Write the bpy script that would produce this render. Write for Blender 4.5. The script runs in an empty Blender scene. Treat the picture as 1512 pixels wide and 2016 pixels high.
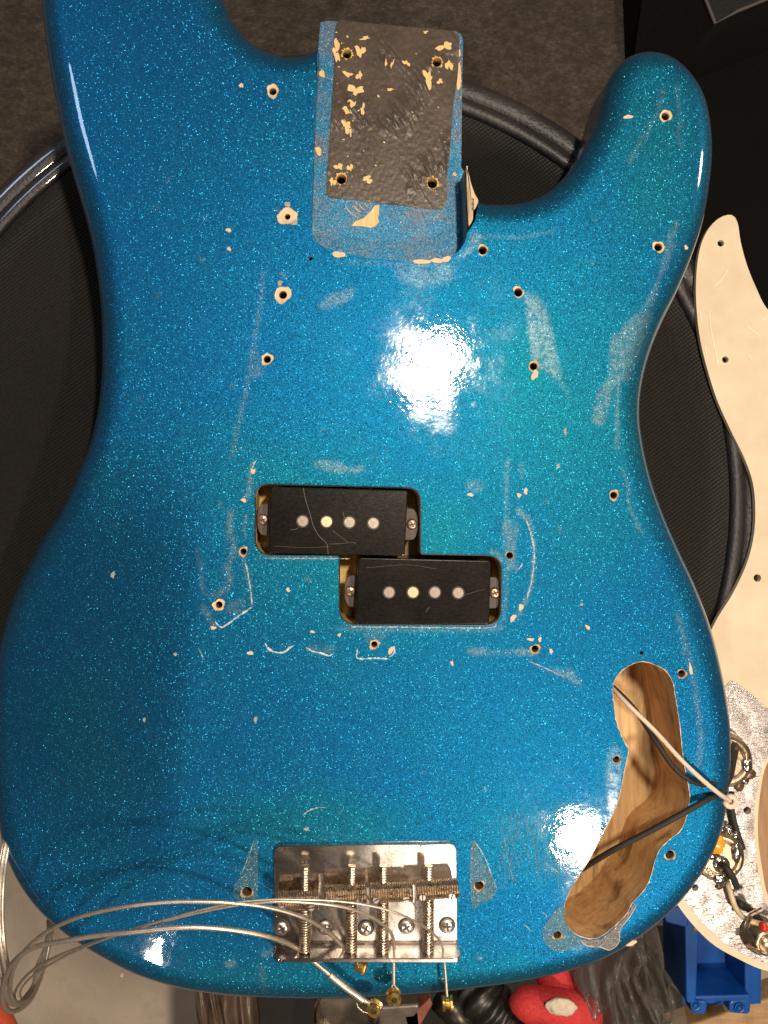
import bpy, bmesh, math, random
import numpy as np
from mathutils import Vector, Matrix, noise
from mathutils.geometry import delaunay_2d_cdt

random.seed(7); np.random.seed(7)
sc = bpy.context.scene
PI = math.pi

# ------------------------------------------------------------------ camera
U = 0.0002174            # metres per photo pixel on the body's top face
D = 0.345                # camera height above that face
NX, NY = 640.0, 980.0    # photo pixel straight below the lens
cam = bpy.data.cameras.new('camera')
camo = bpy.data.objects.new('camera', cam); sc.collection.objects.link(camo)
camo.location = (0, 0, D); camo.rotation_euler = (0, 0, 0)
cam.sensor_fit = 'VERTICAL'
cam.sensor_height = 24.0
cam.lens = 12.0 / (1008 * U / D)
cam.shift_x = (756 - NX) / 2016.0
cam.shift_y = -(1008 - NY) / 2016.0
cam.clip_start = 0.01; cam.clip_end = 20
sc.camera = camo

# ------------------------------------------------------------------ world: a dim warm room
w = bpy.data.worlds.new('World'); sc.world = w; w.use_nodes = True
bg = w.node_tree.nodes['Background']
bg.inputs[0].default_value = (0.095, 0.074, 0.056, 1); bg.inputs[1].default_value = 1.0

# ------------------------------------------------------------------ lamps of the workshop
def lamp(name, loc, power, sx, sy, col, aim=(0, 0, 0)):
    l = bpy.data.lights.new(name, 'AREA'); l.energy = power; l.color = col
    l.shape = 'ELLIPSE'; l.size = sx; l.size_y = sy
    o = bpy.data.objects.new(name, l); sc.collection.objects.link(o)
    o.location = loc
    o.rotation_euler = (Vector(aim) - Vector(loc)).to_track_quat('-Z', 'Y').to_euler()
    return o
lamp('ceiling_lamp', (0.128, 0.154, 0.60), 4.0, 0.026, 0.062, (1.0, 0.86, 0.68), (0.05, 0, 0))
lamp('work_lamp', (0.303, -0.405, 0.60), 4.3, 0.045, 0.055, (1.0, 0.84, 0.66), (0.05, -0.1, 0))
lamp('side_lamp', (-0.245, -0.66, 0.80), 0.9, 0.022, 0.06, (1.0, 0.9, 0.8))
lamp('shelf_lamp', (0.98, 0.44, 0.46), 2.2, 0.10, 0.16, (1.0, 0.9, 0.78))
lamp('window_light', (-0.445, 0.465, 0.68), 0.9, 0.13, 0.17, (0.58, 0.75, 1.0))

# ------------------------------------------------------------------ exposure
sc.view_settings.view_transform = 'Standard'
sc.view_settings.look = 'None'
sc.view_settings.exposure = 0.0; sc.view_settings.gamma = 1.0
sc.view_settings.use_curve_mapping = False
sc.cycles.use_denoising = True
sc.cycles.max_bounces = 8
sc.cycles.sample_clamp_indirect = 4.0

# ================================================================== helpers
col = sc.collection
def at(px, py, z=0.0):
    """the point at height z seen at a photo pixel"""
    k = U * (D - z) / D
    return Vector(((px - NX) * k, -(py - NY) * k, z))
def at2(p, z=0.0):
    v = at(p[0], p[1], z); return (v.x, v.y)

def wloc(o):
    v = Vector((0, 0, 0))
    while o is not None:
        v = v + o.location; o = o.parent
    return v
def put(o, parent, loc=None):
    col.objects.link(o)
    if parent is not None: o.parent = parent
    o.location = (loc if loc is not None else Vector((0, 0, 0))) - (wloc(parent) if parent is not None else Vector((0, 0, 0)))
    return o
def mesh_of(name, V, F, mat=None, smooth=False, recalc=True):
    me = bpy.data.meshes.new(name)
    me.from_pydata([tuple(v) for v in V], [], F)
    if recalc:
        bm = bmesh.new(); bm.from_mesh(me)
        bmesh.ops.recalc_face_normals(bm, faces=bm.faces[:])
        bm.to_mesh(me); bm.free()
    if mat: me.materials.append(mat)
    if smooth: me.polygons.foreach_set('use_smooth', [True] * len(me.polygons))
    me.update()
    return me
def obj(name, V, F, mat, parent=None, smooth=False, loc=None, recalc=True):
    return put(bpy.data.objects.new(name, mesh_of(name, V, F, mat, smooth, recalc)), parent, loc)
def inst(name, me, parent, loc, rz=0.0, rot=None):
    o = bpy.data.objects.new(name, me); put(o, parent, Vector(loc))
    o.rotation_euler = rot if rot is not None else (0, 0, rz)
    return o
def thing(name, label, cat, loc, group=None):
    o = bpy.data.objects.new(name, None); col.objects.link(o); o.location = loc
    o.empty_display_size = 0.02
    return tag(o, label, cat, group)
def tag(o, label, cat, group=None):
    o['label'] = label; o['category'] = cat
    if group: o['group'] = group
    return o
def struct(o):
    o['kind'] = 'structure'; return o

# ---- curves
def spline(pts, step, closed=False):
    """Catmull-Rom through 2D/3D points, resampled about every `step`"""
    P = [np.array(p, float) for p in pts]; n = len(P); out = []
    rng = range(n) if closed else range(n - 1)
    for i in rng:
        p1, p2 = P[i], P[(i + 1) % n]
        p0 = P[(i - 1) % n] if (closed or i > 0) else 2 * p1 - p2
        p3 = P[(i + 2) % n] if (closed or i + 2 < n) else 2 * p2 - p1
        m = max(1, int(round(np.linalg.norm(p2 - p1) / step)))
        for j in range(m):
            t = j / m
            out.append(0.5 * ((2 * p1) + (-p0 + p2) * t + (2 * p0 - 5 * p1 + 4 * p2 - p3) * t * t + (-p0 + 3 * p1 - 3 * p2 + p3) * t ** 3))
    if not closed: out.append(P[-1])
    return out
def round_poly(pts, r, n=5):
    """polygon with rounded corners (2D)"""
    out = []; m = len(pts)
    for i in range(m):
        p = np.array(pts[i], float); a = np.array(pts[i - 1], float); b = np.array(pts[(i + 1) % m], float)
        da = (a - p); db = (b - p); la = np.linalg.norm(da); lb = np.linalg.norm(db)
        rr = min(r[i] if isinstance(r, (list, tuple)) else r, la * 0.45, lb * 0.45)
        s = p + da / la * rr; e = p + db / lb * rr
        for k in range(n + 1):
            t = k / n
            out.append((1 - t) ** 2 * s + 2 * t * (1 - t) * p + t * t * e)
    return out
def area2(P):
    P = np.array(P)[:, :2]
    return 0.5 * np.sum(P[:, 0] * np.roll(P[:, 1], -1) - np.roll(P[:, 0], -1) * P[:, 1])
def inside(poly, X, Y):
    poly = np.asarray(poly, float)[:, :2]; c = np.zeros(X.shape, bool)
    x0, y0 = poly[-1]
    for x1, y1 in poly:
        m = ((y1 > Y) != (y0 > Y))
        if y1 != y0:
            c ^= m & (X < (x0 - x1) * (Y - y1) / (y0 - y1) + x1)
        x0, y0 = x1, y1
    return c
def seg_dist(X, Y, line):
    line = np.asarray(line, float)[:, :2]; d = np.full(X.shape, 1e9)
    for (ax, ay), (bx, by) in zip(line[:-1], line[1:]):
        vx, vy = bx - ax, by - ay; L = vx * vx + vy * vy + 1e-18
        t = np.clip(((X - ax) * vx + (Y - ay) * vy) / L, 0, 1)
        d = np.minimum(d, np.hypot(X - ax - t * vx, Y - ay - t * vy))
    return d

# ---- meshes
def cdt(loops, grid=None, jitter=0.25):
    """triangulate loops[0] minus loops[1:], with an interior grid -> pts, tris"""
    V = []; E = []
    for L in loops:
        b = len(V); n = len(L)
        V += [(float(p[0]), float(p[1])) for p in L]
        E += [(b + i, b + (i + 1) % n) for i in range(n)]
    if grid:
        A = np.array(loops[0])[:, :2]
        xs = np.arange(A[:, 0].min(), A[:, 0].max(), grid); ys = np.arange(A[:, 1].min(), A[:, 1].max(), grid * 0.866)
        X, Y = np.meshgrid(xs, ys); X = X + (np.arange(len(ys)) % 2)[:, None] * grid * 0.5
        X = X + np.random.uniform(-jitter, jitter, X.shape) * grid; Y = Y + np.random.uniform(-jitter, jitter, Y.shape) * grid
        X = X.ravel(); Y = Y.ravel()
        k = inside(loops[0], X, Y)
        for L in loops[1:]: k &= ~inside(L, X, Y)
        X = X[k]; Y = Y[k]
        dmin = np.full(X.shape, 1e9)
        for L in loops:
            LL = np.array([tuple(p[:2]) for p in L]); LL = np.vstack([LL, LL[:1]])
            bx0, by0 = LL.min(0) - grid * 2; bx1, by1 = LL.max(0) + grid * 2
            s = (X > bx0) & (X < bx1) & (Y > by0) & (Y < by1)
            if s.any(): dmin[s] = np.minimum(dmin[s], seg_dist(X[s], Y[s], LL))
        k = dmin > grid * 0.45
        V += list(zip(X[k].tolist(), Y[k].tolist()))
    r = delaunay_2d_cdt([Vector(v) for v in V], E, [], 0, 1e-9)
    pts = np.array([(v.x, v.y) for v in r[0]]); tri = np.array([f for f in r[2]])
    c = pts[tri].mean(1)
    k = inside(loops[0], c[:, 0], c[:, 1])
    for L in loops[1:]: k &= ~inside(L, c[:, 0], c[:, 1])
    return pts, tri[k]
def sheet(name, loops, z, mat, parent=None, grid=None, zf=None, smooth=False, thick=0.0):
    pts, tri = cdt(loops, grid)
    V = [(p[0], p[1], z + (zf(p[0], p[1]) if zf else 0.0)) for p in pts]
    F = [tuple(int(i) for i in t) for t in tri]
    # face up
    F = [f if np.cross(pts[f[1]] - pts[f[0]], pts[f[2]] - pts[f[0]]) > 0 else (f[0], f[2], f[1]) for f in F]
    if thick:
        for L in loops:
            b = len(V); n = len(L)
            V += [(p[0], p[1], z + (zf(p[0], p[1]) if zf else 0.0)) for p in L]
            V += [(p[0], p[1], z + (zf(p[0], p[1]) if zf else 0.0) - thick) for p in L]
            s = 1 if (area2(L) > 0) == (L is loops[0]) else -1
            for i in range(n):
                j = (i + 1) % n
                q = (b + i, b + n + i, b + n + j, b + j)
                F.append(q if s > 0 else q[::-1])
    return obj(name, V, F, mat, parent, smooth, recalc=False)
def wall(L, z0, z1, closed=True, inward=False, steps=1, taper=0.0):
    """vertical wall along a loop: vertices and faces"""
    n = len(L); V = []
    for k in range(steps + 1):
        z = z0 + (z1 - z0) * k / steps
        V += [(p[0], p[1], z) for p in L]
    F = []
    for k in range(steps):
        for i in range(n if closed else n - 1):
            j = (i + 1) % n
            F.append((k * n + i, k * n + j, (k + 1) * n + j, (k + 1) * n + i))
    return V, F
def tube(pts, rad, seg=10, caps=True):
    """tube through 3D points; rad a number or list"""
    P = [Vector(p) for p in pts]; n = len(P)
    R = rad if isinstance(rad, (list, tuple)) else [rad] * n
    V = []; F = []; t0 = (P[1] - P[0]).normalized()
    a = t0.orthogonal().normalized()
    for i in range(n):
        t = (P[min(i + 1, n - 1)] - P[max(i - 1, 0)]).normalized()
        a = (a - t * a.dot(t)).normalized(); b = t.cross(a)
        for k in range(seg):
            th = 2 * PI * k / seg
            V.append(P[i] + (a * math.cos(th) + b * math.sin(th)) * R[i])
    for i in range(n - 1):
        for k in range(seg):
            k2 = (k + 1) % seg
            F.append((i * seg + k, i * seg + k2, (i + 1) * seg + k2, (i + 1) * seg + k))
    if caps:
        F.append(tuple(range(seg))[::-1]); F.append(tuple((n - 1) * seg + k for k in range(seg)))
    return V, F
def lathe(prof, seg=32, closed_prof=False):
    """revolve (r,z) profile about z"""
    V = []; F = []; m = len(prof)
    for r, z in prof:
        for k in range(seg):
            th = 2 * PI * k / seg; V.append((r * math.cos(th), r * math.sin(th), z))
    for i in range(m if closed_prof else m - 1):
        i2 = (i + 1) % m
        for k in range(seg):
            k2 = (k + 1) % seg
            F.append((i * seg + k, i * seg + k2, i2 * seg + k2, i2 * seg + k))
    if not closed_prof:
        if prof[0][0] > 1e-6: F.append(tuple(range(seg))[::-1])
        if prof[-1][0] > 1e-6: F.append(tuple((m - 1) * seg + k for k in range(seg)))
    return V, F
def prism(L, z0, z1, bev=0.0, nb=3):
    """solid from a loop with a rounded top edge"""
    P = np.array([tuple(p[:2]) for p in L])
    if area2(P) < 0: P = P[::-1]
    n = len(P)
    t = np.roll(P, -1, 0) - np.roll(P, 1, 0); t /= np.linalg.norm(t, axis=1)[:, None] + 1e-12
    nin = np.stack([-t[:, 1], t[:, 0]], 1)
    rings = [(0, z0)]
    if bev > 0:
        for k in range(nb + 1):
            th = PI / 2 * k / nb
            rings.append((bev * (1 - math.cos(th)), z1 - bev + bev * math.sin(th)))
    else: rings.append((0, z1))
    V = []; F = []
    for d, z in rings:
        Q = P + nin * d; V += [(q[0], q[1], z) for q in Q]
    for k in range(len(rings) - 1):
        for i in range(n):
            j = (i + 1) % n; F.append((k * n + i, k * n + j, (k + 1) * n + j, (k + 1) * n + i))
    F.append(tuple(range(n))[::-1]); F.append(tuple((len(rings) - 1) * n + i for i in range(n)))
    return V, F
def join(*parts):
    V = []; F = []
    for v, f in parts:
        b = len(V); V += list(v); F += [tuple(i + b for i in q) for q in f]
    return V, F
def box(cx, cy, cz, sx, sy, sz):
    return prism([(cx - sx / 2, cy - sy / 2), (cx + sx / 2, cy - sy / 2), (cx + sx / 2, cy + sy / 2), (cx - sx / 2, cy + sy / 2)], cz - sz / 2, cz + sz / 2)
def blob_loop(cx, cy, rx, ry, rough=0.18, n=16, rot=0.0, seed=None):
    rnd = random.Random(seed if seed is not None else (cx * 7 + cy * 13)); out = []
    ph = [rnd.uniform(0, 6.28) for _ in range(3)]
    for k in range(n):
        th = 2 * PI * k / n
        r = 1 + rough * (0.6 * math.sin(2 * th + ph[0]) + 0.5 * math.sin(3 * th + ph[1]) + 0.35 * math.sin(5 * th + ph[2]) + rnd.uniform(-.3, .3))
        x, y = rx * r * math.cos(th), ry * r * math.sin(th)
        out.append((cx + x * math.cos(rot) - y * math.sin(rot), cy + x * math.sin(rot) + y * math.cos(rot)))
    return out

# ================================================================== materials
class M:
    def __init__(self, name):
        self.m = bpy.data.materials.new(name); self.m.use_nodes = True
        self.t = self.m.node_tree; self.b = self.t.nodes['Principled BSDF']; self.o = self.t.nodes['Material Output']
    def n(self, typ, **kw):
        nd = self.t.nodes.new(typ)
        for k, v in kw.items():
            if k.startswith('i_'):
                key = k[2:]
                nd.inputs[int(key) if key.isdigit() else key.replace('_', ' ')].default_value = v
            else: setattr(nd, k, v)
        return nd
    def l(self, a, b): self.t.links.new(a, b)
    def coord(self, scale=(1, 1, 1), rot=(0, 0, 0), kind='Object'):
        tc = self.n('ShaderNodeTexCoord'); mp = self.n('ShaderNodeMapping')
        mp.inputs['Scale'].default_value = scale; mp.inputs['Rotation'].default_value = rot
        self.l(tc.outputs[kind], mp.inputs[0]); return mp.outputs[0]
    def noise(self, vec, scale, detail=3, rough=0.5):
        nd = self.n('ShaderNodeTexNoise'); nd.inputs['Scale'].default_value = scale
        nd.inputs['Detail'].default_value = detail; nd.inputs['Roughness'].default_value = rough
        self.l(vec, nd.inputs['Vector']); return nd
    def ramp(self, fac, stops):
        r = self.n('ShaderNodeValToRGB'); e = r.color_ramp.elements
        while len(e) < len(stops): e.new(0.5)
        for k, (p, c) in enumerate(stops):
            e[k].position = p; e[k].color = c if len(c) == 4 else (*c, 1)
        self.l(fac, r.inputs[0]); return r.outputs[0]
    def mix(self, fac, a, b, mode='MIX'):
        x = self.n('ShaderNodeMix', data_type='RGBA', blend_type=mode)
        for s, v in ((x.inputs[0], fac), (x.inputs[6], a), (x.inputs[7], b)):
            if isinstance(v, (int, float)): s.default_value = v
            elif isinstance(v, tuple): s.default_value = v if len(v) == 4 else (*v, 1)
            else: self.l(v, s)
        return x.outputs[2]
    def math(self, op, a, b=0.0, c=None, clamp=False):
        x = self.n('ShaderNodeMath', operation=op, use_clamp=clamp)
        for s, v in zip(x.inputs, (a, b, c)):
            if v is None: continue
            if isinstance(v, (int, float)): s.default_value = v
            else: self.l(v, s)
        return x.outputs[0]
    def vmath(self, op, a, b=None, scale=None):
        x = self.n('ShaderNodeVectorMath', operation=op)
        for s, v in zip(x.inputs, (a, b)):
            if v is None: continue
            if isinstance(v, tuple): s.default_value = v
            else: self.l(v, s)
        if scale is not None:
            if isinstance(scale, (int, float)): x.inputs['Scale'].default_value = scale
            else: self.l(scale, x.inputs['Scale'])
        return x.outputs[0]
    def bump(self, h, dist, strength=1.0, normal=None):
        b = self.n('ShaderNodeBump'); b.inputs['Distance'].default_value = dist; b.inputs['Strength'].default_value = strength
        self.l(h, b.inputs['Height'])
        if normal is not None: self.l(normal, b.inputs['Normal'])
        return b.outputs[0]
    def set(self, **kw):
        for k, v in kw.items():
            s = self.b.inputs[k.replace('_', ' ')]
            if hasattr(v, 'is_linked') or isinstance(v, bpy.types.NodeSocket): self.l(v, s)
            elif isinstance(v, tuple): s.default_value = v if len(v) == 4 else (*v, 1)
            else: s.default_value = v
        return self

def simple(name, c1, c2=None, rough=0.5, metal=0.0, scale=400, bump=0.0, bscale=None, coat=0.0, rvar=0.0):
    m = M(name); v = m.coord()
    nz = m.noise(v, scale, 5, 0.6)
    colr = m.ramp(nz.outputs[0], [(0.3, c1), (0.7, c2 or c1)])
    m.set(Base_Color=colr, Metallic=metal, Coat_Weight=coat)
    if rvar:
        n3 = m.noise(v, scale * 0.37, 4)
        rr = m.n('ShaderNodeMapRange'); m.l(n3.outputs[0], rr.inputs[0])
        rr.inputs[1].default_value = 0.3; rr.inputs[2].default_value = 0.7
        rr.inputs[3].default_value = max(0.02, rough - rvar); rr.inputs[4].default_value = min(1, rough + rvar)
        m.set(Roughness=rr.outputs[0])
    else: m.set(Roughness=rough)
    if bump:
        n2 = m.noise(v, bscale or scale, 4)
        m.set(Normal=m.bump(n2.outputs[0], bump))
    return m.m

def flake_layers(m, vec, attr=True):
    """metal flakes: each Voronoi cell is one flake with its own tilt and tint"""
    vo = m.n('ShaderNodeTexVoronoi'); vo.inputs['Scale'].default_value = 3300; m.l(vec, vo.inputs['Vector'])
    wn = m.n('ShaderNodeTexWhiteNoise', noise_dimensions='3D'); m.l(vo.outputs['Position'], wn.inputs['Vector'])
    geo = m.n('ShaderNodeNewGeometry')
    off = m.vmath('SUBTRACT', wn.outputs['Color'], (0.5, 0.5, 0.5))
    sep = m.n('ShaderNodeSeparateColor'); m.l(vo.outputs['Color'], sep.inputs[0])
    loose = m.math('GREATER_THAN', sep.outputs[1], 0.82)          # flakes that lie askew
    off = m.vmath('SCALE', off, scale=m.math('MULTIPLY_ADD', loose, 0.70, 0.25))
    nrm = m.vmath('NORMALIZE', m.vmath('ADD', geo.outputs['Normal'], off))
    return sep, nrm, loose

def paint_material():
    m = M('blue_sparkle_lacquer'); v = m.coord()
    sep, nrm, loose = flake_layers(m, v)
    rnd = sep.outputs[0]
    aw = m.n('ShaderNodeAttribute', attribute_name='wear'); at_ = m.n('ShaderNodeAttribute', attribute_name='teal')
    big = m.noise(v, 26, 3, 0.55)
    tl = m.math('ADD', at_.outputs['Fac'], m.math('MULTIPLY', m.math('SUBTRACT', big.outputs[0], 0.5), 0.7), clamp=True)
    deep = m.mix(tl, (0.002, 0.072, 0.190), (0.003, 0.098, 0.138))
    brite = m.mix(tl, (0.004, 0.118, 0.280), (0.006, 0.158, 0.208))
    flake = m.mix(rnd, deep, brite)
    spark = m.mix(tl, (0.012, 0.175, 0.36), (0.02, 0.245, 0.285))
    flake = m.mix(loose, flake, spark)
    wn = m.noise(v, 900, 4, 0.65)
    wn2 = m.noise(v, 230, 4, 0.6)
    wear = m.math('MULTIPLY', aw.outputs['Fac'], m.math('MULTIPLY', m.math('MULTIPLY_ADD', wn.outputs[0], 1.9, -0.3, clamp=True), m.math('MULTIPLY_ADD', wn2.outputs[0], 4.0, -1.1, clamp=True)), clamp=True)
    dull = m.mix(rnd, (0.10, 0.165, 0.185), (0.19, 0.265, 0.28))
    colr = m.mix(m.math('MULTIPLY', wear, 0.75), flake, dull)
    p1 = m.noise(v, 520, 3, 0.5); p2 = m.noise(v, 60, 2)
    ag = m.n('ShaderNodeAttribute', attribute_name='grime')
    h = m.math('ADD', m.math('MULTIPLY', p1.outputs[0], m.math('MULTIPLY_ADD', ag.outputs['Fac'], 0.000055, 0.000010)), m.math('MULTIPLY', p2.outputs[0], 0.00012))
    cb = m.n('ShaderNodeBump'); cb.inputs['Distance'].default_value = 1.0; cb.inputs['Strength'].default_value = 1.0; m.l(h, cb.inputs['Height'])
    rgh = m.math('ADD', m.math('MULTIPLY_ADD', ag.outputs['Fac'], 0.010, 0.030), m.math('MULTIPLY', wear, 0.30))
    sm = m.noise(v, 45, 5, 0.65)
    rgh = m.math('ADD', rgh, m.math('MULTIPLY', m.math('MULTIPLY_ADD', sm.outputs[0], 2.5, -1.1, clamp=True), m.math('MULTIPLY_ADD', ag.outputs['Fac'], 0.22, 0.07)))
    m.set(Base_Color=colr, Metallic=0.76, Specular_IOR_Level=0.0, Roughness=m.math('MULTIPLY_ADD', loose, -0.10, 0.46), Normal=nrm, Coat_Weight=1.0, Coat_Roughness=rgh, Coat_IOR=1.5)
    m.l(cb.outputs[0], m.b.inputs['Coat Normal'])
    return m.m
MAT_PAINT = paint_material()

def worn_paint(name, c_lo, c_hi, mixk, tan=0.0):
    """sanded sparkle: bare flakes without the clear coat"""
    m = M(name); v = m.coord(); sep, nrm, loose = flake_layers(m, v)
    n1 = m.noise(v, 55, 5, 0.65); n2 = m.noise(v, 300, 5, 0.7)
    base = m.mix(sep.outputs[0], c_lo, c_hi)
    blue = m.mix(sep.outputs[0], (0.0, 0.06, 0.18), (0.02, 0.24, 0.42))
    f = m.math('MULTIPLY_ADD', m.math('ADD', n1.outputs[0], m.math('MULTIPLY', n2.outputs[0], 0.35)), 4.5, mixk, clamp=True)
    br = m.math('GREATER_THAN', sep.outputs[1], 0.95)
    c = m.mix(f, base, blue)
    n4 = m.noise(m.coord((1, 2.5, 1), (0, 0, .5)), 95, 6, .75)
    c = m.mix(m.math('MULTIPLY', m.math('MULTIPLY_ADD', n4.outputs[0], 7, -4.15, clamp=True), tan), c, (0.27, 0.19, 0.10)); c = m.mix(m.math('MULTIPLY', br, 0.6), c, (0.6, 0.65, 0.7))
    m.set(Base_Color=c, Metallic=0.35, Roughness=0.5, Normal=nrm)
    return m.m
MAT_SANDED = worn_paint('sanded_sparkle', (0.055, 0.085, 0.13), (0.13, 0.175, 0.23), -2.35, 0.9)
MAT_GREYCHIP = worn_paint('grey_sparkle_undercoat', (0.045, 0.042, 0.045), (0.13, 0.125, 0.135), -8)
MAT_MILKY = worn_paint('milky_lacquer_ghost', (0.004, 0.068, 0.125), (0.03, 0.125, 0.185), -3.2)

def wood(name, c1, c2, dark=(0.12, 0.06, 0.025), axis=(1, 0.08, 1), dirt=0.5):
    m = M(name); v = m.coord(axis)
    n1 = m.noise(v, 420, 5, 0.6); n2 = m.noise(m.coord(), 60, 4, 0.6); n3 = m.noise(m.coord((1, .14, 1), (0, 0, .12)), 100, 4, .6)
    c = m.ramp(n1.outputs[0], [(0.3, c1), (0.7, c2)])
    c = m.mix(m.math('MULTIPLY', m.math('MULTIPLY_ADD', n2.outputs[0], 4, -2.1, clamp=True), dirt * 0.7), c, dark)
    c = m.mix(m.math('MULTIPLY', m.math('MULTIPLY_ADD', n3.outputs[0], 8, -4.3, clamp=True), dirt), c, dark)
    m.set(Base_Color=c, Roughness=0.62, Normal=m.bump(n1.outputs[0], 0.0002))
    return m.m
MAT_CAVITY = wood('routed_ash_wood', (0.44, 0.26, 0.11), (0.66, 0.43, 0.205), dark=(0.13, 0.066, 0.026), dirt=.8)
MAT_BARE = wood('bare_chip_wood', (0.50, 0.35, 0.21), (0.68, 0.52, 0.34), dirt=0.75)
MAT_PCAV = wood('pickup_route_wood', (0.50, 0.29, 0.07), (0.78, 0.52, 0.18), dark=(0.03, 0.015, 0.006), dirt=1.0)
MAT_HOLE = simple('hole_wood', (0.09, 0.045, 0.02), (0.20, 0.11, 0.05), rough=0.8, scale=900)
MAT_BLACKPL = M('black_scuffed_plastic')
def _bp(m):
    v = m.coord((1, 2, 1)); n1 = m.noise(v, 700, 4, 0.6); n2 = m.noise(m.coord(), 40, 4, .6)
    sc_ = m.noise(m.coord((1, 14, 1), (0, 0, 0.5)), 500, 3, .6)
    c = m.ramp(n2.outputs[0], [(0.35, (0.004, 0.003, 0.0026)), (0.7, (0.012, 0.009, 0.0075))])
    c = m.mix(m.math('MULTIPLY_ADD', sc_.outputs[0], 5, -3.2, clamp=True), c, (0.05, 0.045, 0.04))
    r = m.n('ShaderNodeMapRange'); m.l(n1.outputs[0], r.inputs[0]); r.inputs[3].default_value = 0.12; r.inputs[4].default_value = 0.34; m.set(Specular_IOR_Level=0.3)
    m.set(Base_Color=c, Roughness=r.outputs[0], Normal=m.bump(n1.outputs[0], 0.000015))
_bp(MAT_BLACKPL); MAT_BLACKPL = MAT_BLACKPL.m
MAT_TAB = simple('pickup_tab_fibre', (0.04, 0.03, 0.026), (0.08, 0.06, 0.05), rough=0.6, scale=700)
MAT_POLE = simple('magnet_steel', (0.22, 0.185, 0.16), (0.34, 0.29, 0.25), rough=0.42, metal=0.85, scale=1400, bump=0.00005)
MAT_POLEB = simple('rubbed_magnet_steel', (0.50, 0.39, 0.26), (0.62, 0.50, 0.35), rough=0.38, metal=0.9, scale=1200, bump=0.00004)
MAT_RUSTSCREW = simple('tarnished_screw', (0.30, 0.17, 0.10), (0.62, 0.45, 0.33), rough=0.36, metal=0.9, scale=1500, bump=0.00006)
MAT_CRACK = simple('pale_scratch', (0.10, 0.085, 0.07), (0.20, 0.17, 0.14), rough=0.6, scale=900)
def chrome():
    m = M('pitted_chrome'); v = m.coord()
    pit = m.noise(v, 1000, 4, 0.75); big = m.noise(v, 60, 4, 0.6); mid = m.noise(v, 240, 4, 0.6)
    sx = m.n('ShaderNodeSeparateXYZ'); m.l(v, sx.inputs[0])
    side = m.math('MULTIPLY_ADD', sx.outputs[0], 14.0, 0.30, clamp=True)      # treble end pitted and rougher; its paler colour paints in lamp haze
    f = m.math('MULTIPLY_ADD', pit.outputs[0], 6, -3.0, clamp=True)
    f = m.math('MULTIPLY', f, m.math('MULTIPLY_ADD', big.outputs[0], 3, -1.0, clamp=True))
    c = m.mix(f, m.mix(side, (0.64, 0.59, 0.56), (0.80, 0.74, 0.70)), (0.15, 0.11, 0.09))
    c = m.mix(m.math('MULTIPLY_ADD', mid.outputs[0], 3, -1.6, clamp=True), c, (0.30, 0.27, 0.25))
    r = m.math('MULTIPLY_ADD', m.math('MULTIPLY', big.outputs[0], side), 0.75, 0.04)
    m.set(Base_Color=c, Metallic=1.0, Roughness=r, Normal=m.bump(pit.outputs[0], 0.00004))
    return m.m
MAT_CHROME = chrome()
MAT_STEEL = simple('aged_nickel', (0.36, 0.26, 0.17), (0.78, 0.65, 0.51), rough=0.32, metal=1.0, scale=1200, bump=0.00003, rvar=0.12)
MAT_SCREW = simple('bright_screw', (0.72, 0.64, 0.56), (0.90, 0.84, 0.78), rough=0.30, metal=1.0, scale=900, rvar=0.1)
MAT_STRING = simple('nickel_wound_string', (0.56, 0.47, 0.38), (0.74, 0.65, 0.55), rough=0.40, metal=0.85, scale=500)
MAT_BRASS = simple('brass', (0.72, 0.44, 0.11), (0.95, 0.70, 0.28), rough=0.30, metal=1.0, scale=900, rvar=0.12)
MAT_CREAM = M('aged_cream_plastic')
def _cr(m):
    v = m.coord(); n1 = m.noise(v, 45, 4, .6); n2 = m.noise(v, 1200, 3, .6)
    c = m.ramp(n1.outputs[0], [(0.3, (0.54, 0.43, 0.30)), (0.7, (0.64, 0.53, 0.385))])
    c = m.mix(m.math('MULTIPLY', m.math('MULTIPLY_ADD', n2.outputs[0], 9, -6.4, clamp=True), 0.6), c, (0.25, 0.19, 0.12))
    m.set(Base_Color=c, Roughness=0.42, Normal=m.bump(n1.outputs[0], 0.0003))
_cr(MAT_CREAM); MAT_CREAM = MAT_CREAM.m
MAT_CREAMSCR = simple('cream_scratch', (0.85, 0.75, 0.55), rough=0.5)
def foil():
    m = M('scuffed_aluminium_foil'); v = m.coord()
    n1 = m.noise(v, 120, 5, 0.6); n2 = m.noise(m.coord((1, 9, 1), (0, 0, 0.7)), 330, 3, .6); n3 = m.noise(m.coord((1, 10, 1), (0, 0, -0.9)), 300, 3, .6)
    f = m.math('MAXIMUM', m.math('MULTIPLY_ADD', n2.outputs[0], 7, -4.0, clamp=True), m.math('MULTIPLY_ADD', n3.outputs[0], 7, -4.1, clamp=True))
    c = m.mix(f, (0.50, 0.46, 0.46), (0.30, 0.26, 0.25))
    r = m.math('MULTIPLY_ADD', n1.outputs[0], 0.5, 0.10)
    m.set(Base_Color=c, Metallic=0.95, Roughness=r, Normal=m.bump(m.math('ADD', m.math('MULTIPLY', n1.outputs[0], 3), f), 0.00010))
    return m.m
MAT_FOIL = foil()
MAT_POT = simple('pot_can_metal', (0.42, 0.32, 0.21), (0.56, 0.45, 0.32), rough=0.34, metal=1.0, scale=700, bump=0.00008, rvar=0.1)
MAT_SOLDER = simple('solder', (0.62, 0.56, 0.50), (0.88, 0.84, 0.80), rough=0.16, metal=1.0, scale=1100, bump=0.0002, bscale=600)
MAT_FLUX = simple('burnt_flux', (0.03, 0.018, 0.01), (0.12, 0.06, 0.03), rough=0.35, scale=700)
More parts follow.
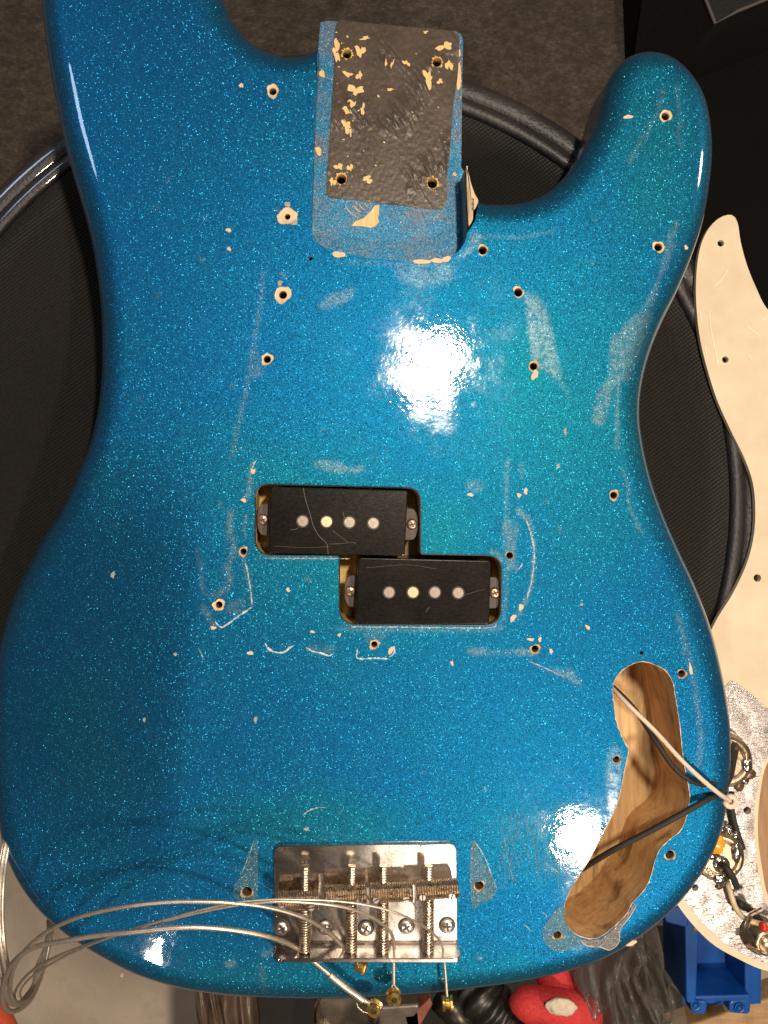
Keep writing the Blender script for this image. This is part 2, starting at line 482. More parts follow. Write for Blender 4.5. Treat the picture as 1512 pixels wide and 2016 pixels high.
MAT_WIREBLACK = simple('black_cloth_wire', (0.007, 0.006, 0.005), (0.02, 0.017, 0.015), rough=0.7, scale=1500, bump=0.0001)
MAT_WIREWHITE = simple('dirty_white_cloth_wire', (0.50, 0.38, 0.28), (0.70, 0.58, 0.46), rough=0.7, scale=1500, bump=0.0001)
MAT_CAP = simple('orange_capacitor_wax', (0.80, 0.26, 0.015), (0.90, 0.36, 0.03), rough=0.3, scale=300)
MAT_INK = simple('dark_ink', (0.03, 0.022, 0.018), rough=0.6)
def fabric(name, c1, c2, diag=None, scale=700, sheen=0.05):
    m = M(name); v = m.coord(); n1 = m.noise(v, scale, 6, 0.75); n0 = m.noise(v, 18, 3)
    f = m.ramp(n1.outputs[0], [(0.32, c1), (0.72, c2)])
    h = n1.outputs[0]
    if diag:
        wv = m.n('ShaderNodeTexWave', wave_type='BANDS', bands_direction='X'); wv.inputs['Scale'].default_value = diag
        wv.inputs['Distortion'].default_value = 0.6; wv.inputs['Detail'].default_value = 2; wv.inputs['Detail Scale'].default_value = 3
        m.l(m.coord((1, 1, 1), (0, 0, 0.95)), wv.inputs['Vector'])
        wv2 = m.n('ShaderNodeTexWave', wave_type='BANDS', bands_direction='X'); wv2.inputs['Scale'].default_value = diag * 1.1
        m.l(m.coord((1, 1, 1), (0, 0, -0.7)), wv2.inputs['Vector'])
        h = m.math('ADD', m.math('MULTIPLY', wv.outputs[0], 1.2), m.math('MULTIPLY', wv2.outputs[0], 0.35))
        h = m.math('ADD', h, m.math('MULTIPLY', n1.outputs[0], 0.8))
    f = m.mix(m.math('MULTIPLY_ADD', n0.outputs[0], 2, -0.6, clamp=True), f, m.mix(0.45, f, c1))
    m.set(Base_Color=f, Roughness=0.92, Normal=m.bump(h, 0.0006), Sheen_Weight=sheen, Sheen_Roughness=0.5, Specular_IOR_Level=0.2)
    return m.m
MAT_SEAT = fabric('black_twill_fabric', (0.006, 0.005, 0.004), (0.022, 0.018, 0.014), diag=190)
MAT_VINYL = simple('black_grained_vinyl', (0.014, 0.012, 0.013), (0.022, 0.019, 0.020), rough=0.46, scale=300, bump=0.00035, bscale=700, coat=0.8)
def carpet():
    m = M('brown_black_carpet'); v = m.coord((1, 1.6, 1), (0, 0, 0.35))
    n1 = m.noise(v, 260, 6, 0.75); n2 = m.noise(v, 70, 4, 0.6); n3 = m.noise(m.coord(), 6, 3)
    c = m.ramp(n1.outputs[0], [(0.30, (0.042, 0.031, 0.023)), (0.55, (0.18, 0.135, 0.10)), (0.78, (0.42, 0.325, 0.25))])
    c = m.mix(m.math('MULTIPLY_ADD', n2.outputs[0], 2.4, -0.9, clamp=True), c, (0.05, 0.037, 0.027))
    m.set(Base_Color=c, Roughness=0.95, Normal=m.bump(n1.outputs[0], 0.003), Sheen_Weight=0.1)
    return m.m
MAT_CARPET = carpet()
def concrete():
    m = M('worn_concrete'); v = m.coord(); n1 = m.noise(v, 9, 6, 0.65); n2 = m.noise(v, 160, 5, .7); n3 = m.noise(v, 40, 4, .6)
    c = m.ramp(n1.outputs[0], [(0.3, (0.50, 0.41, 0.325)), (0.7, (0.66, 0.56, 0.45))])
    c = m.mix(m.math('MULTIPLY', m.math('MULTIPLY_ADD', n3.outputs[0], 5, -2.9, clamp=True), .35), c, (0.26, 0.20, 0.15))
    c = m.mix(m.math('MULTIPLY', m.math('MULTIPLY_ADD', n2.outputs[0], 5, -3.1, clamp=True), .3), c, (0.22, 0.17, 0.13))
    m.set(Base_Color=c, Roughness=0.6, Normal=m.bump(n2.outputs[0], 0.0006))
    return m.m
MAT_CONCRETE = concrete()

# ================================================================== setting
FLOOR = -0.46
g = 3.0
struct(obj('floor', [(-g, -g, FLOOR), (g, -g, FLOOR), (g, g, FLOOR), (-g, g, FLOOR)], [(0, 1, 2, 3)], MAT_CONCRETE, recalc=False))
cz = FLOOR + 0.012
cl = [at2((-900, -1400), cz), at2((2600, -1400), cz), at2((2600, 1180), cz), at2((-900, 1330), cz)]
V, F = prism(cl, FLOOR + 0.001, cz)
struct(obj('carpet', V, F, MAT_CARPET))

# ---- round stool the instrument lies on
SZ = -0.047
sc0 = at(625, 985, SZ); RS = 884 * U * (D - SZ) / D
stool = thing('stool', 'round black padded stool with stitched vinyl rim under the blue bass body', 'stool', (sc0.x, sc0.y, FLOOR))
R1 = RS - 0.0165
V, F = lathe([(0.0, SZ + 0.001), (R1 * 0.3, SZ + 0.001), (R1 * 0.7, SZ + 0.0005), (R1 * 0.93, SZ - 0.0002), (R1 - 0.001, SZ - 0.0012), (R1, SZ - 0.004)], 160)
V = [(v[0] + sc0.x, v[1] + sc0.y, v[2]) for v in V]
obj('seat_top', V, F, MAT_SEAT, stool, True)
prof = [(R1 - 0.0005, SZ - 0.006)]
for k in range(9):
    th = PI * (1 - k / 8); prof.append((R1 + 0.0032 + 0.0032 * math.cos(th), SZ - 0.0015 + 0.0024 * math.sin(th)))
prof.append((R1 + 0.0066, SZ - 0.0032))
for k in range(11):
    th = PI * (0.95 - 0.95 * k / 10); prof.append((R1 + 0.0117 + 0.0049 * math.cos(th), SZ - 0.0030 + 0.0026 * math.sin(th)))
prof += [(RS + 0.0003, SZ - 0.012), (RS, SZ - 0.05), (RS - 0.006, SZ - 0.058), (RS - 0.03, SZ - 0.06)]
V, F = lathe(prof, 200)
F = [f for f in F if len(f) == 4]
V = [(v[0] + sc0.x, v[1] + sc0.y, v[2]) for v in V]
obj('vinyl_rim', V, F, MAT_VINYL, stool, True)
V, F = lathe([(RS - 0.03, SZ - 0.0605), (0.03, SZ - 0.0605), (0.03, FLOOR + 0.03), (0.12, FLOOR + 0.02), (0.12, FLOOR)], 40)
obj('pedestal', [(v[0] + sc0.x, v[1] + sc0.y, v[2]) for v in V], F, MAT_VINYL, stool, True)

# ================================================================== the bass body
TH = 0.044; RO = 0.0122
body = thing('bass_guitar', 'blue metal-flake bass guitar body with routed cavities and chipped screw holes', 'bass guitar', at(700, 1000, -TH))

SG = 1.0
def contour(x, y):
    """forearm bevel on the bass side: how far the face drops (metres)"""
    A = at(400, 1110); B = at(345, 1780)
    ax, ay = A.x, A.y; dx, dy = B.x - ax, B.y - ay; L = math.hypot(dx, dy)
    s = SG * ((x - ax) * dy - (y - ay) * dx) / L      # >0 on the bass side of the line A->B
    t = ((x - ax) * dx + (y - ay) * dy) / L / L
    e = np.clip((t + 0.38) / 0.5, 0, 1) * np.clip((1.12 - t) / 0.5, 0, 1)
    e = e * e * (3 - 2 * e)
    s = np.maximum(0, s)
    return -0.24 * (np.sqrt(s * s + 0.010 ** 2) - 0.010) * e
def contour_px(px, py):
    z = 0.0
    for _ in range(3):
        v = at(px, py, z - 0.008); z = float(contour(v.x, v.y))
    return z
# outline from the pocket's right lip, clockwise (as seen) all the way round to its left lip
OUT = [(940, 395), (956, 399), (990, 400), (1030, 396), (1072, 380), (1112, 346), (1142, 305), (1162, 270), (1180, 230),
       (1193, 185), (1205, 148), (1226, 118), (1258, 102), (1296, 102), (1332, 118), (1365, 150), (1388, 190), (1400, 240), (1404, 300), (1398, 370),
       (1385, 440), (1362, 510), (1335, 575), (1306, 635), (1284, 690), (1268, 750), (1262, 810), (1268, 870), (1284, 940), (1308, 1010), (1338, 1080),
       (1370, 1150), (1398, 1225), (1418, 1300), (1432, 1370), (1440, 1440), (1440, 1510), (1432, 1590), (1415, 1655), (1385, 1715), (1340, 1775),
       (1290, 1822), (1230, 1865), (1170, 1895), (1100, 1917), (1020, 1934), (920, 1948), (820, 1958), (720, 1964), (620, 1967), (520, 1965),
       (430, 1958), (350, 1945), (270, 1920), (200, 1885), (140, 1848), (95, 1812), (60, 1775), (30, 1730), (10, 1685), (-2, 1640), (-14, 1560), (-20, 1470),
       (-18, 1380), (-8, 1290), (10, 1218), (28, 1165), (55, 1110), (88, 1050), (120, 1000), (150, 935), (172, 880), (188, 820), (197, 750), (199, 680),
       (196, 600), (186, 520), (172, 450), (155, 390), (138, 330), (122, 270), (108, 200), (95, 130), (85, 60), (80, 0), (80, -80), (95, -170),
       (135, -240), (200, -280), (280, -270), (345, -220), (390, -140), (415, -60), (440, 0), (462, 45), (492, 80), (530, 103), (565, 112), (595, 110), (612, 104), (627, 95)]
op = []
for p in OUT:
    zc = contour_px(*p); v = at(p[0], p[1], -0.0085 + zc); op.append((v.x, v.y))
OL = np.array(spline(op, 0.0018))
t = np.gradient(OL, axis=0)
for _ in range(4):
    t[1:-1] = (t[:-2] + 2 * t[1:-1] + t[2:]) / 4
t /= np.linalg.norm(t, axis=1)[:, None]
# which side is inside
nin = np.stack([t[:, 1], -t[:, 0]], 1)
if not inside(OL, *[np.array([q]) for q in (OL[200] + nin[200] * 0.004)])[0]: nin = -nin
for q in range(10):                     # the round-over runs out along the pocket's lips
    f_ = 1 - q / 10.0
    for i, dv in ((q, (-0.22, -0.97)), (len(OL) - 1 - q, (-0.08, -0.99))):
        w_ = nin[i] * (1 - f_) + np.array(dv) * f_; nin[i] = w_ / np.linalg.norm(w_)
rings = []
for k in range(11):                     # top round-over, from the flat to the side
    th = PI / 2 * k / 10; rings.append((RO * (1 - math.sin(th)), -RO * (1 - math.cos(th)), 1.0))
rings.append((0.0, -TH + RO * 0.8, 0.35))
for k in range(1, 7):
    th = PI / 2 * k / 6; rings.append((RO * 0.8 * (1 - math.cos(th)), -TH + RO * 0.8 * (1 - math.sin(th)), 0.0))
nO = len(OL); RV = []; RF = []
for d, z, kc in rings:
    Q = OL + nin * d
    zc = contour(Q[:, 0], Q[:, 1]) * kc
    RV += [(q[0], q[1], z + c) for q, c in zip(Q, zc)]
for k in range(len(rings) - 1):
    for i in range(nO - 1):
        RF.append((k * nO + i, k * nO + i + 1, (k + 1) * nO + i + 1, (k + 1) * nO + i))

# the neck pocket lip (at the top face), from the left lip round to the right lip
PK = spline([(623, 158), (621, 200), (617, 320), (613, 430), (615, 458), (626, 478), (650, 491), (700, 503), (760, 511), (830, 514), (872, 510), (900, 497), (915, 476), (920, 458)], 8)
PKw = [at2(p) for p in PK]
loop = [tuple(p) for p in (OL + nin * RO)] + PKw
# --- openings in the top face
CAVC = [(1257, 1304), (1232, 1315), (1215, 1332), (1208, 1346), (1207, 1363), (1211, 1403), (1215, 1424), (1226, 1452), (1237, 1477), (1232, 1507), (1226, 1538),
        (1218, 1575), (1204, 1609), (1183, 1649), (1161, 1692), (1137, 1729), (1118, 1763), (1111, 1784), (1109, 1806), (1118, 1824), (1137, 1840), (1161, 1847),
        (1183, 1843), (1204, 1827), (1232, 1800), (1244, 1778), (1269, 1750), (1281, 1723), (1289, 1695), (1300, 1670), (1318, 1652), (1337, 1637), (1349, 1615),
        (1355, 1587), (1357, 1563), (1352, 1535), (1346, 1501), (1341, 1464), (1337, 1424), (1329, 1372), (1324, 1345), (1312, 1323), (1294, 1311), (1275, 1305)]
rr = random.Random(3)
cav = [at2((p[0] + rr.uniform(-.45, .45), p[1] + rr.uniform(-.45, .45))) for p in spline(CAVC, 5, True)]
PCAV = round_poly([(503, 953), (828, 961), (828, 1091), (988, 1094), (986, 1231), (668, 1229), (668, 1094), (502, 1093)], [26, 28, 5, 30, 32, 34, 5, 34], 7)
pcav = [at2(p) for p in PCAV]
HOLES = [  # px, py, hole radius, chip half width, chip half height, depth tint
    (537, 179, 6.5, 14, 15), (566, 426, 5, 25, 17), (557, 580, 7, 18, 19), (526, 707, 6.5, 13, 13), (1311, 228, 7, 13, 14), (951, 492, 7.5, 12, 12),
    (1297, 486, 7, 13, 13), (1021, 575, 7.5, 12, 13), (1051, 721, 7, 11, 13), (1209, 975, 6.5, 11, 12), (479, 1086, 6, 10, 11), (431, 1191, 6, 14, 13),
    (737, 1269, 5.5, 11, 11), (1054, 1278, 6.5, 11, 11), (1004, 1094, 6.5, 9, 9), (1343, 1327, 7, 10, 11), (1214, 1496, 6.5, 9, 9), (1320, 1684, 8, 12, 12),
    (1098, 1842, 7.5, 10.5, 10.5), (486, 1757, 9, 13, 13), (944, 1745, 8, 12, 12)]
SMALL = [(612, 509, 4.0), (1263, 1286, 4.2)]
hole_loops = []
for h in HOLES:
    c = at(h[0], h[1]); z0 = float(contour(c.x, c.y))
    hole_loops.append(blob_loop(c.x, c.y, h[3] * U * .9, h[4] * U * .9, 0.16, 26, seed=h[0]))
small_loops = [[(at(*h[:2]).x + h[2] * U * math.cos(k * PI / 6), at(*h[:2]).y + h[2] * U * math.sin(k * PI / 6)) for k in range(12)] for h in SMALL]
pts, tri = cdt([loop, cav, pcav] + hole_loops + small_loops, 0.00115)
X, Y = pts[:, 0], pts[:, 1]
Z = contour(X, Y)
nT = len(pts)
V = [(x, y, z) for x, y, z in zip(X, Y, Z)] + RV
F = []
for f in tri:
    a, b, c = (int(i) for i in f)
    F.append((a, b, c) if np.cross(pts[b] - pts[a], pts[c] - pts[a]) > 0 else (a, c, b))
F += [tuple(i + nT for i in q) for q in RF]
me = bpy.data.meshes.new('finish'); me.from_pydata(V, [], F)
bm = bmesh.new(); bm.from_mesh(me)
bmesh.ops.remove_doubles(bm, verts=bm.verts[:], dist=2e-6)
bmesh.ops.recalc_face_normals(bm, faces=bm.faces[:])
bm.faces.ensure_lookup_table()
up = max(bm.faces, key=lambda f: f.calc_area() if abs(f.normal.z) > .99 else 0)
if up.normal.z < 0: bmesh.ops.reverse_faces(bm, faces=bm.faces[:])
bm.to_mesh(me); bm.free()
me.materials.append(MAT_PAINT); me.polygons.foreach_set('use_smooth', [True] * len(me.polygons))
n = len(me.vertices); co = np.zeros(n * 3); me.vertices.foreach_get('co', co); co = co.reshape(-1, 3)
PX = co[:, 0] / U + NX; PY = -co[:, 1] / U + NY
topm = co[:, 2] > -0.02
# --- worn and hazed lacquer, in photo pixels on the top face
wear = np.zeros(n)
def wline(pts_, wd, k=1.0, soft=0.5):
    global wear
    P_ = np.array(spline(pts_, 12)) if len(pts_) > 2 else np.array(pts_, float)
    lo = P_.min(0) - wd * 2 - 4; hi = P_.max(0) + wd * 2 + 4
    s = topm & (PX > lo[0]) & (PX < hi[0]) & (PY > lo[1]) & (PY < hi[1])
    d = seg_dist(PX[s], PY[s], P_)
    wear[s] = np.maximum(wear[s], k * np.clip((wd - d) / (wd * soft + 1e-9), 0, 1))
def wpoly(pts_, k=1.0, soft=6.0):
    global wear
    P_ = np.array(spline(pts_, 8, True)); P_ = np.vstack([P_, P_[:1]])
    lo = P_.min(0) - soft; hi = P_.max(0) + soft
    s = topm & (PX > lo[0]) & (PX < hi[0]) & (PY > lo[1]) & (PY < hi[1])
    d = seg_dist(PX[s], PY[s], P_); ins = inside(P_, PX[s], PY[s])
    wear[s] = np.maximum(wear[s], np.where(ins, k * np.clip(0.4 + d / soft, 0, 1), k * np.clip(0.4 - d / soft, 0, 1)))
wpoly([(1034, 580), (1068, 590), (1085, 640), (1098, 700), (1112, 760), (1128, 790), (1105, 760), (1080, 735), (1050, 715), (1040, 650)], .75, 10)
wpoly([(1285, 610), (1240, 625), (1222, 650), (1202, 670), (1198, 740), (1180, 765), (1166, 810), (1168, 832), (1185, 838), (1196, 815), (1210, 760), (1240, 745), (1262, 700)], .8, 5)
wline([(1318, 460), (1300, 545), (1268, 610), (1235, 690), (1218, 760), (1214, 880)], 5, .7)
wline([(1325, 480), (1290, 580), (1250, 660)], 4, .6)
wline([(1330, 440), (1312, 510)], 7, .7)
wpoly([(615, 912), (650, 905), (690, 918), (715, 915), (718, 928), (690, 933), (640, 928)], .7, 5)
wpoly([(630, 590), (680, 568), (698, 568), (690, 590), (650, 608), (628, 605)], .6, 6)
wline([(518, 540), (512, 600), (502, 660), (495, 710), (485, 770), (470, 830), (455, 900)], 7, .55, .9)
wpoly([(492, 690), (505, 690), (520, 730), (505, 745), (488, 740)], .45, 6)
wline([(497, 915), (492, 940), (490, 970), (480, 985)], 6, .95)
wline([(455, 1010), (452, 1050), (460, 1080), (448, 1120), (452, 1150), (430, 1170)], 10, .9, .8)
wline([(388, 1080), (395, 1120), (400, 1165), (425, 1172)], 5, .55)
wline([(400, 1195), (412, 1218), (422, 1230)], 8, .75)
wline([(478, 1100), (490, 1140), (495, 1190)], 5, .7)
wpoly([(445, 1190), (480, 1180), (480, 1205), (450, 1210)], .55, 8)
wline([(486, 1015), (480, 1040), (482, 1055)], 3.5, .8)
wpoly([(990, 1028), (1012, 1025), (1020, 1040), (1015, 1090), (1020, 1120), (1000, 1122), (992, 1080)], .75, 5)
wline([(1000, 905), (997, 950), (998, 1020)], 6, .6, .9)
wline([(1026, 915), (1028, 940)], 5, .5)
wline([(1040, 1015), (1048, 1050), (1052, 1090), (1048, 1140), (1035, 1185), (1010, 1222)], 4.5, .85)
wline([(1020, 1005), (1034, 1018)], 7, .85)
wline([(998, 1120), (996, 1180), (992, 1220)], 4, .5)
wpoly([(915, 955), (935, 945), (955, 950), (950, 965), (925, 970)], .5, 6)
wline([(935, 1283), (1000, 1285), (1020, 1283)], 8, .55, 1)
wpoly([(922, 1276), (955, 1276), (960, 1288), (925, 1292)], .8, 6)
wline([(1018, 1283), (1050, 1285)], 8, .95)
wpoly([(1042, 1304), (1078, 1318), (1125, 1318), (1145, 1352), (1110, 1335)], .7, 6)
wline([(1305, 180), (1295, 220), (1262, 280), (1238, 320)], 6, .6)
wline([(1332, 170), (1342, 250)], 5, .45)
wline([(1335, 250), (1340, 290)], 4, .5)
wline([(1226, 925), (1236, 960), (1240, 1000), (1262, 1048)], 4, .7)
wline([(1335, 1210), (1350, 1270), (1358, 1300), (1370, 1370), (1380, 1450), (1375, 1510)], 9, .55, .9)
wline([(900, 510), (935, 478), (960, 465), (1020, 468), (1090, 455)], 5, .55, 1)
wpoly([(660, 516), (800, 522), (905, 512), (950, 470), (930, 455), (922, 480), (900, 505), (830, 519), (740, 515)], .7, 8)
wpoly([(780, 520), (890, 516), (880, 560), (800, 560)], .45, 18)
wline([(520, 1955), (515, 1905)], 8, .4)
wpoly([(615, 1270), (655, 1270), (660, 1282), (630, 1292), (602, 1278)], .4, 4)
wpoly([(1200, 1470), (1225, 1485), (1222, 1560), (1205, 1610), (1195, 1560)], .55, 12)
wpoly([(1120, 1850), (1150, 1855), (1190, 1868), (1150, 1878), (1120, 1870)], .3, 8)
wpoly([(500, 1095), (660, 1096), (660, 1102), (505, 1101)], .45, 4)
wpoly([(680, 1233), (960, 1235), (980, 1225), (990, 1232), (960, 1244), (690, 1243)], .6, 5)
wpoly([(715, 1235), (760, 1235), (752, 1262), (720, 1262)], .4, 6)
wpoly([(962, 1086), (978, 1082), (990, 1098), (988, 1110), (975, 1096)], .8, 4)
wline([(520, 1880), (540, 1872)], 8, .7)
wpoly([(440, 1895), (460, 1890), (468, 1900), (450, 1908)], .7, 4)
for _ in range(46):
    a = random.uniform(150, 1380); b = random.uniform(150, 1900); r_ = random.uniform(2.5, 6)
    wline([(a, b), (a + random.uniform(-8, 8), b + random.uniform(-8, 8))], r_, random.uniform(.3, .75))
teal = np.zeros(n)
def tblob(cx, cy, rx, ry, k):
    global teal
    teal = np.maximum(teal, k * np.exp(-(((PX - cx) / rx) ** 2 + ((PY - cy) / ry) ** 2)))
teal += 0.30 * np.clip((PX - 350) / 700, 0, 1) * np.clip((1350 - PY) / 500, 0.25, 1)
tblob(745, 1095, 290, 200, .78); tblob(630, 1000, 230, 160, .7); tblob(1100, 800, 260, 330, .72); tblob(1300, 300, 140, 260, .6)
tblob(620, 1630, 200, 70, .6); tblob(1000, 1640, 200, 130, .3); tblob(700, 1930, 500, 60, .5); tblob(200, 1000, 120, 300, .1); tblob(180, 1500, 160, 220, .2)
grime = np.exp(-(((PX - 860) / 170) ** 2 + ((PY - 730) / 210) ** 2)); grime = np.maximum(grime, .35 * np.exp(-(((PX - 1130) / 120) ** 2 + ((PY - 1650) / 110) ** 2)))
for nm, ar in (('grime', grime), ('wear', wear), ('teal', np.clip(teal, 0, 1))):
    a_ = me.attributes.new(nm, 'FLOAT', 'POINT'); a_.data.foreach_set('value', ar.astype(np.float32))
put(bpy.data.objects.new('lacquered_finish', me), body)
# back of the body
V, F = [], []
Q = OL + nin * RO * 0.8
sheet('back_face', [[tuple(p) for p in Q] + [at2((632, 20)), at2((912, 20))]], -TH + 0.00002, MAT_PAINT, body)

# ---- neck pocket and heel
PF = -0.0163
heel_px = [(631, 44), (646, 41), (760, 50), (895, 61), (907, 66), (912, 78), (910, 150), (908, 330), (916, 340), (925, 470), (915, 508), (870, 522), (700, 516), (635, 500), (606, 470), (606, 420), (616, 240), (626, 100)]
heel = [at2(p, PF) for p in heel_px]
RES = [(663, 47), (700, 45), (760, 50), (893, 62), (903, 70), (901, 150), (893, 200), (888, 260), (884, 310), (880, 345), (880, 395), (876, 409), (850, 412), (800, 406), (730, 399), (690, 393), (652, 390), (643, 384), (645, 330), (650, 260), (657, 150)]
res = [at2(p, PF) for p in spline(RES, 14, True)]
NH = [(683, 108, 9.2), (860, 124, 9.2), (672, 354, 10), (851, 362, 10)]
nloops = []
for a, b, r_ in NH:
    c = at(a, b, PF); k = U * (D - PF) / D
    nloops.append([(c.x + r_ * k * math.cos(i * PI / 10), c.y + r_ * k * math.sin(i * PI / 10)) for i in range(20)])
pocket = sheet('neck_pocket', [heel] + nloops, PF, MAT_SANDED, body, thick=TH + PF - 0.0005)
def wrinkle(x, y):
    u_ = x * 0.86 + y * 0.5; v_ = -x * 0.5 + y * 0.86
    a = noise.noise(Vector((x * 55, y * 38, 3.0)))
    f = noise.noise(Vector((u_ * 420 + 1.5 * a, v_ * 70, 1.0)))
    b = noise.noise(Vector((x * 900, y * 500, 7.0)))
    r = max(0.0, 1 - abs(f) * 5) * max(0, noise.noise(Vector((x * 60, y * 50, 9))) * 1.4 + .05)
    return 0.00014 * a + 0.0012 * r + 0.00010 * b
MAT_RESIDUE = M('dark_glue_residue')
def _rs(m):
    v = m.coord(); n1 = m.noise(v, 90, 5, .65); n2 = m.noise(v, 900, 4, .7)
    c = m.ramp(n1.outputs[0], [(0.3, (0.040, 0.028, 0.021)), (0.7, (0.080, 0.058, 0.044))])
    c = m.mix(m.math('MULTIPLY', m.math('MULTIPLY_ADD', n2.outputs[0], 8, -5.1, clamp=True), .55), c, (0.20, 0.15, 0.11))
    m.set(Base_Color=c, Roughness=0.36, Normal=m.bump(n2.outputs[0], 0.00010))
_rs(MAT_RESIDUE); MAT_RESIDUE = MAT_RESIDUE.m
sheet('residue_patch', [res] + nloops, PF + 0.0004, MAT_RESIDUE, pocket, grid=0.0006, zf=wrinkle, smooth=True)
for a, b, r_ in NH:
    c = at(a, b, PF); k = U * (D - PF) / D
    V, F = wall([(r_ * k * math.cos(i * PI / 10), r_ * k * math.sin(i * PI / 10)) for i in range(20)], 0.0004, -0.02)
    F.append(tuple(20 + i for i in range(20)))
    nh = inst('screw_hole', mesh_of('neck_screw_hole', V, F, MAT_HOLE, False), pocket, (c.x, c.y, PF))
    rq = random.Random(a); V = []; F = []
    for i in range(40):
        th = i * PI / 20; ro_ = r_ * k * (1.06 + rq.random() ** 2 * .5)
        V += [(r_ * k * .98 * math.cos(th), r_ * k * .98 * math.sin(th), .0007), (ro_ * math.cos(th), ro_ * math.sin(th), .00095), (r_ * k * .97 * math.cos(th), r_ * k * .97 * math.sin(th), -.003)]
    for i in range(40):
        j = (i + 1) % 40; F += [(3 * i, 3 * i + 1, 3 * j + 1, 3 * j), (3 * i, 3 * j, 3 * j + 2, 3 * i + 2)]
    inst('bare_wood_rim', mesh_of('bare_wood_rim', V, F, MAT_PCAV), nh, (c.x, c.y, PF))
# lip walls of the pocket, their shade painted in as a darker colour
pw = [at2(p) for p in [(628, 92)] + PK + [(918, 400), (917, 360), (915, 334)]]
V, F = wall(pw, -0.0002, PF - 0.001, closed=False)
obj('pocket_wall', V, F, simple('shade_toned_lacquer', (0.008, 0.018, 0.035), (0.03, 0.045, 0.06), rough=0.35, scale=600), body, False)

# bare wood patches on the pocket floor and around its lip
def chip(px, py, rx, ry, z, rot=0.0, mat=None, parent=None, rough=0.25, name='bare_wood_chip', seed=None, n=14, th=0.00012):
    c = at(px, py, z); k = U * (D - z) / D
    L = blob_loop(0, 0, rx * k, ry * k, rough, n, rot, seed if seed is not None else px * 3.3 + py)
    V, F = prism(L, -th, 0.0)
    return inst(name, mesh_of(name, V, F, mat or MAT_BARE, False), parent or body, (c.x, c.y, z))
MAT_YCHIP = wood('yellow_sealer_wood', (0.56, 0.36, 0.13), (0.76, 0.55, 0.26), dirt=0.2)
ZR = PF + 0.00095
for a, b, rx, ry, ro in [(700, 177, 13, 9, 0.1), (687, 212, 11, 11, .4), (682, 247, 9, 10, .2), (662, 100, 7, 18, .15), (709, 101, 7, 12, -.3), (684, 146, 8, 5, 0), (707, 149, 5, 7, 0),
                         (876, 91, 13, 8, .4), (843, 154, 9, 13, 0), (884, 128, 6, 10, 0), (724, 353, 9, 6, .2), (667, 328, 6, 7, .3), (689, 330, 5, 7, 0), (719, 75, 8, 3, .1), (800, 124, 7, 4, -.6),
                         (714, 215, 4, 9, -.2), (866, 160, 4, 6, 0), (655, 358, 5, 8, 0), (768, 176, 7, 2, 0), (772, 126, 2, 8, -.3), (760, 124, 2, 7, .2), (838, 63, 5, 2, .2), (690, 260, 3, 6, 0), (808, 220, 4, 2, -.6)]:
    chip(a, b, rx, ry, ZR, ro, MAT_YCHIP, pocket, 0.55, n=26, seed=a * 1.7 + b)
rr = random.Random(11)
for _ in range(26):
    a = rr.choice([rr.gauss(690, 22), rr.uniform(655, 880)]); b = rr.uniform(60, 395)
    chip(a, b, rr.uniform(.6, 2.4), rr.uniform(.6, 3.0), ZR, rr.uniform(0, 3), MAT_YCHIP, pocket, 0.3, n=7, seed=a)
for a, b, rx, ry, ro in [(901, 145, 7, 28, 0.02), (903, 105, 4, 8, 0), (634, 145, 5, 8, 0), (627, 297, 5, 10, .1), (895, 343, 4, 4, 0)]:
    chip(a, b, rx, ry, PF + 0.0003, ro, MAT_YCHIP, pocket, 0.25, n=14)
# swirl of yellow sealer below the residue
k = (D - PF) / D
swirl = [(692, 445), (700, 436), (716, 430), (730, 416), (738, 405), (747, 404), (746, 420), (744, 430), (746, 438), (738, 446), (730, 449), (715, 446)]
L = [at2(p, PF) for p in swirl]
V, F = prism(L, PF - 0.0001, PF + 0.0003)
obj('sealer_patch', V, F, MAT_YCHIP, pocket)
for q in (0, 1, 2, 4):
    r0 = 20 + q * 7 + (q * 37 % 5)
    arc = [at(747 - r0 * 1.25 * math.cos(th) - 4, 398 + r0 * 0.98 * math.sin(th) * .75, PF + 0.00025) for th in np.linspace(0.12, 0.75 + 0.05 * q, 10)]
    V, F = tube(arc, [0.00006 + (0.00016 + .00006 * (q % 3)) * math.sin(PI * i / 9) for i in range(10)], 5)
    obj('sealer_streak', V, F, MAT_YCHIP, pocket)
for a, b, rx, ry, ro in [(667, 501, 14, 5.5, -0.12), (830, 515, 17, 4.5, .02), (860, 513, 11, 5, 0), (879, 510, 9, 5.5, 0.2)]:
    chip(a, b, rx, ry, 0.0001, ro, MAT_BARE, body, 0.15, 'bare_wood_chip', n=18)
# torn splinter at the pocket's right lip
L = [at2(p, -0.002) for p in spline([(917, 331), (921, 345), (926, 365), (933, 385), (940, 399), (935, 412), (930, 420), (929, 436), (921, 447), (919, 420), (917, 380)], 5, True)]
V, F = prism(L, -TH + 0.002, 0.0004, 0.0004)
obj('torn_wood_edge', V, F, MAT_BARE, body)
for q in range(5):
    a = at(929 + (q % 2) * 2, 391 + q * 5, 0.0006); b2 = at(933 - (q % 2), 393 + q * 5, 0.0006)
    V, F = tube([a, b2, at(931, 396 + q * 5, .0006)], 0.00022, 5)
    obj('pencil_mark', V, F, MAT_INK, body)

# ---- control cavity
CD = -0.036
V, F = wall(cav, -0.0001, CD, steps=6)
cv = obj('control_cavity', V, F, MAT_CAVITY, body, True)
sheet('cavity_floor', [cav], CD, MAT_CAVITY, cv)
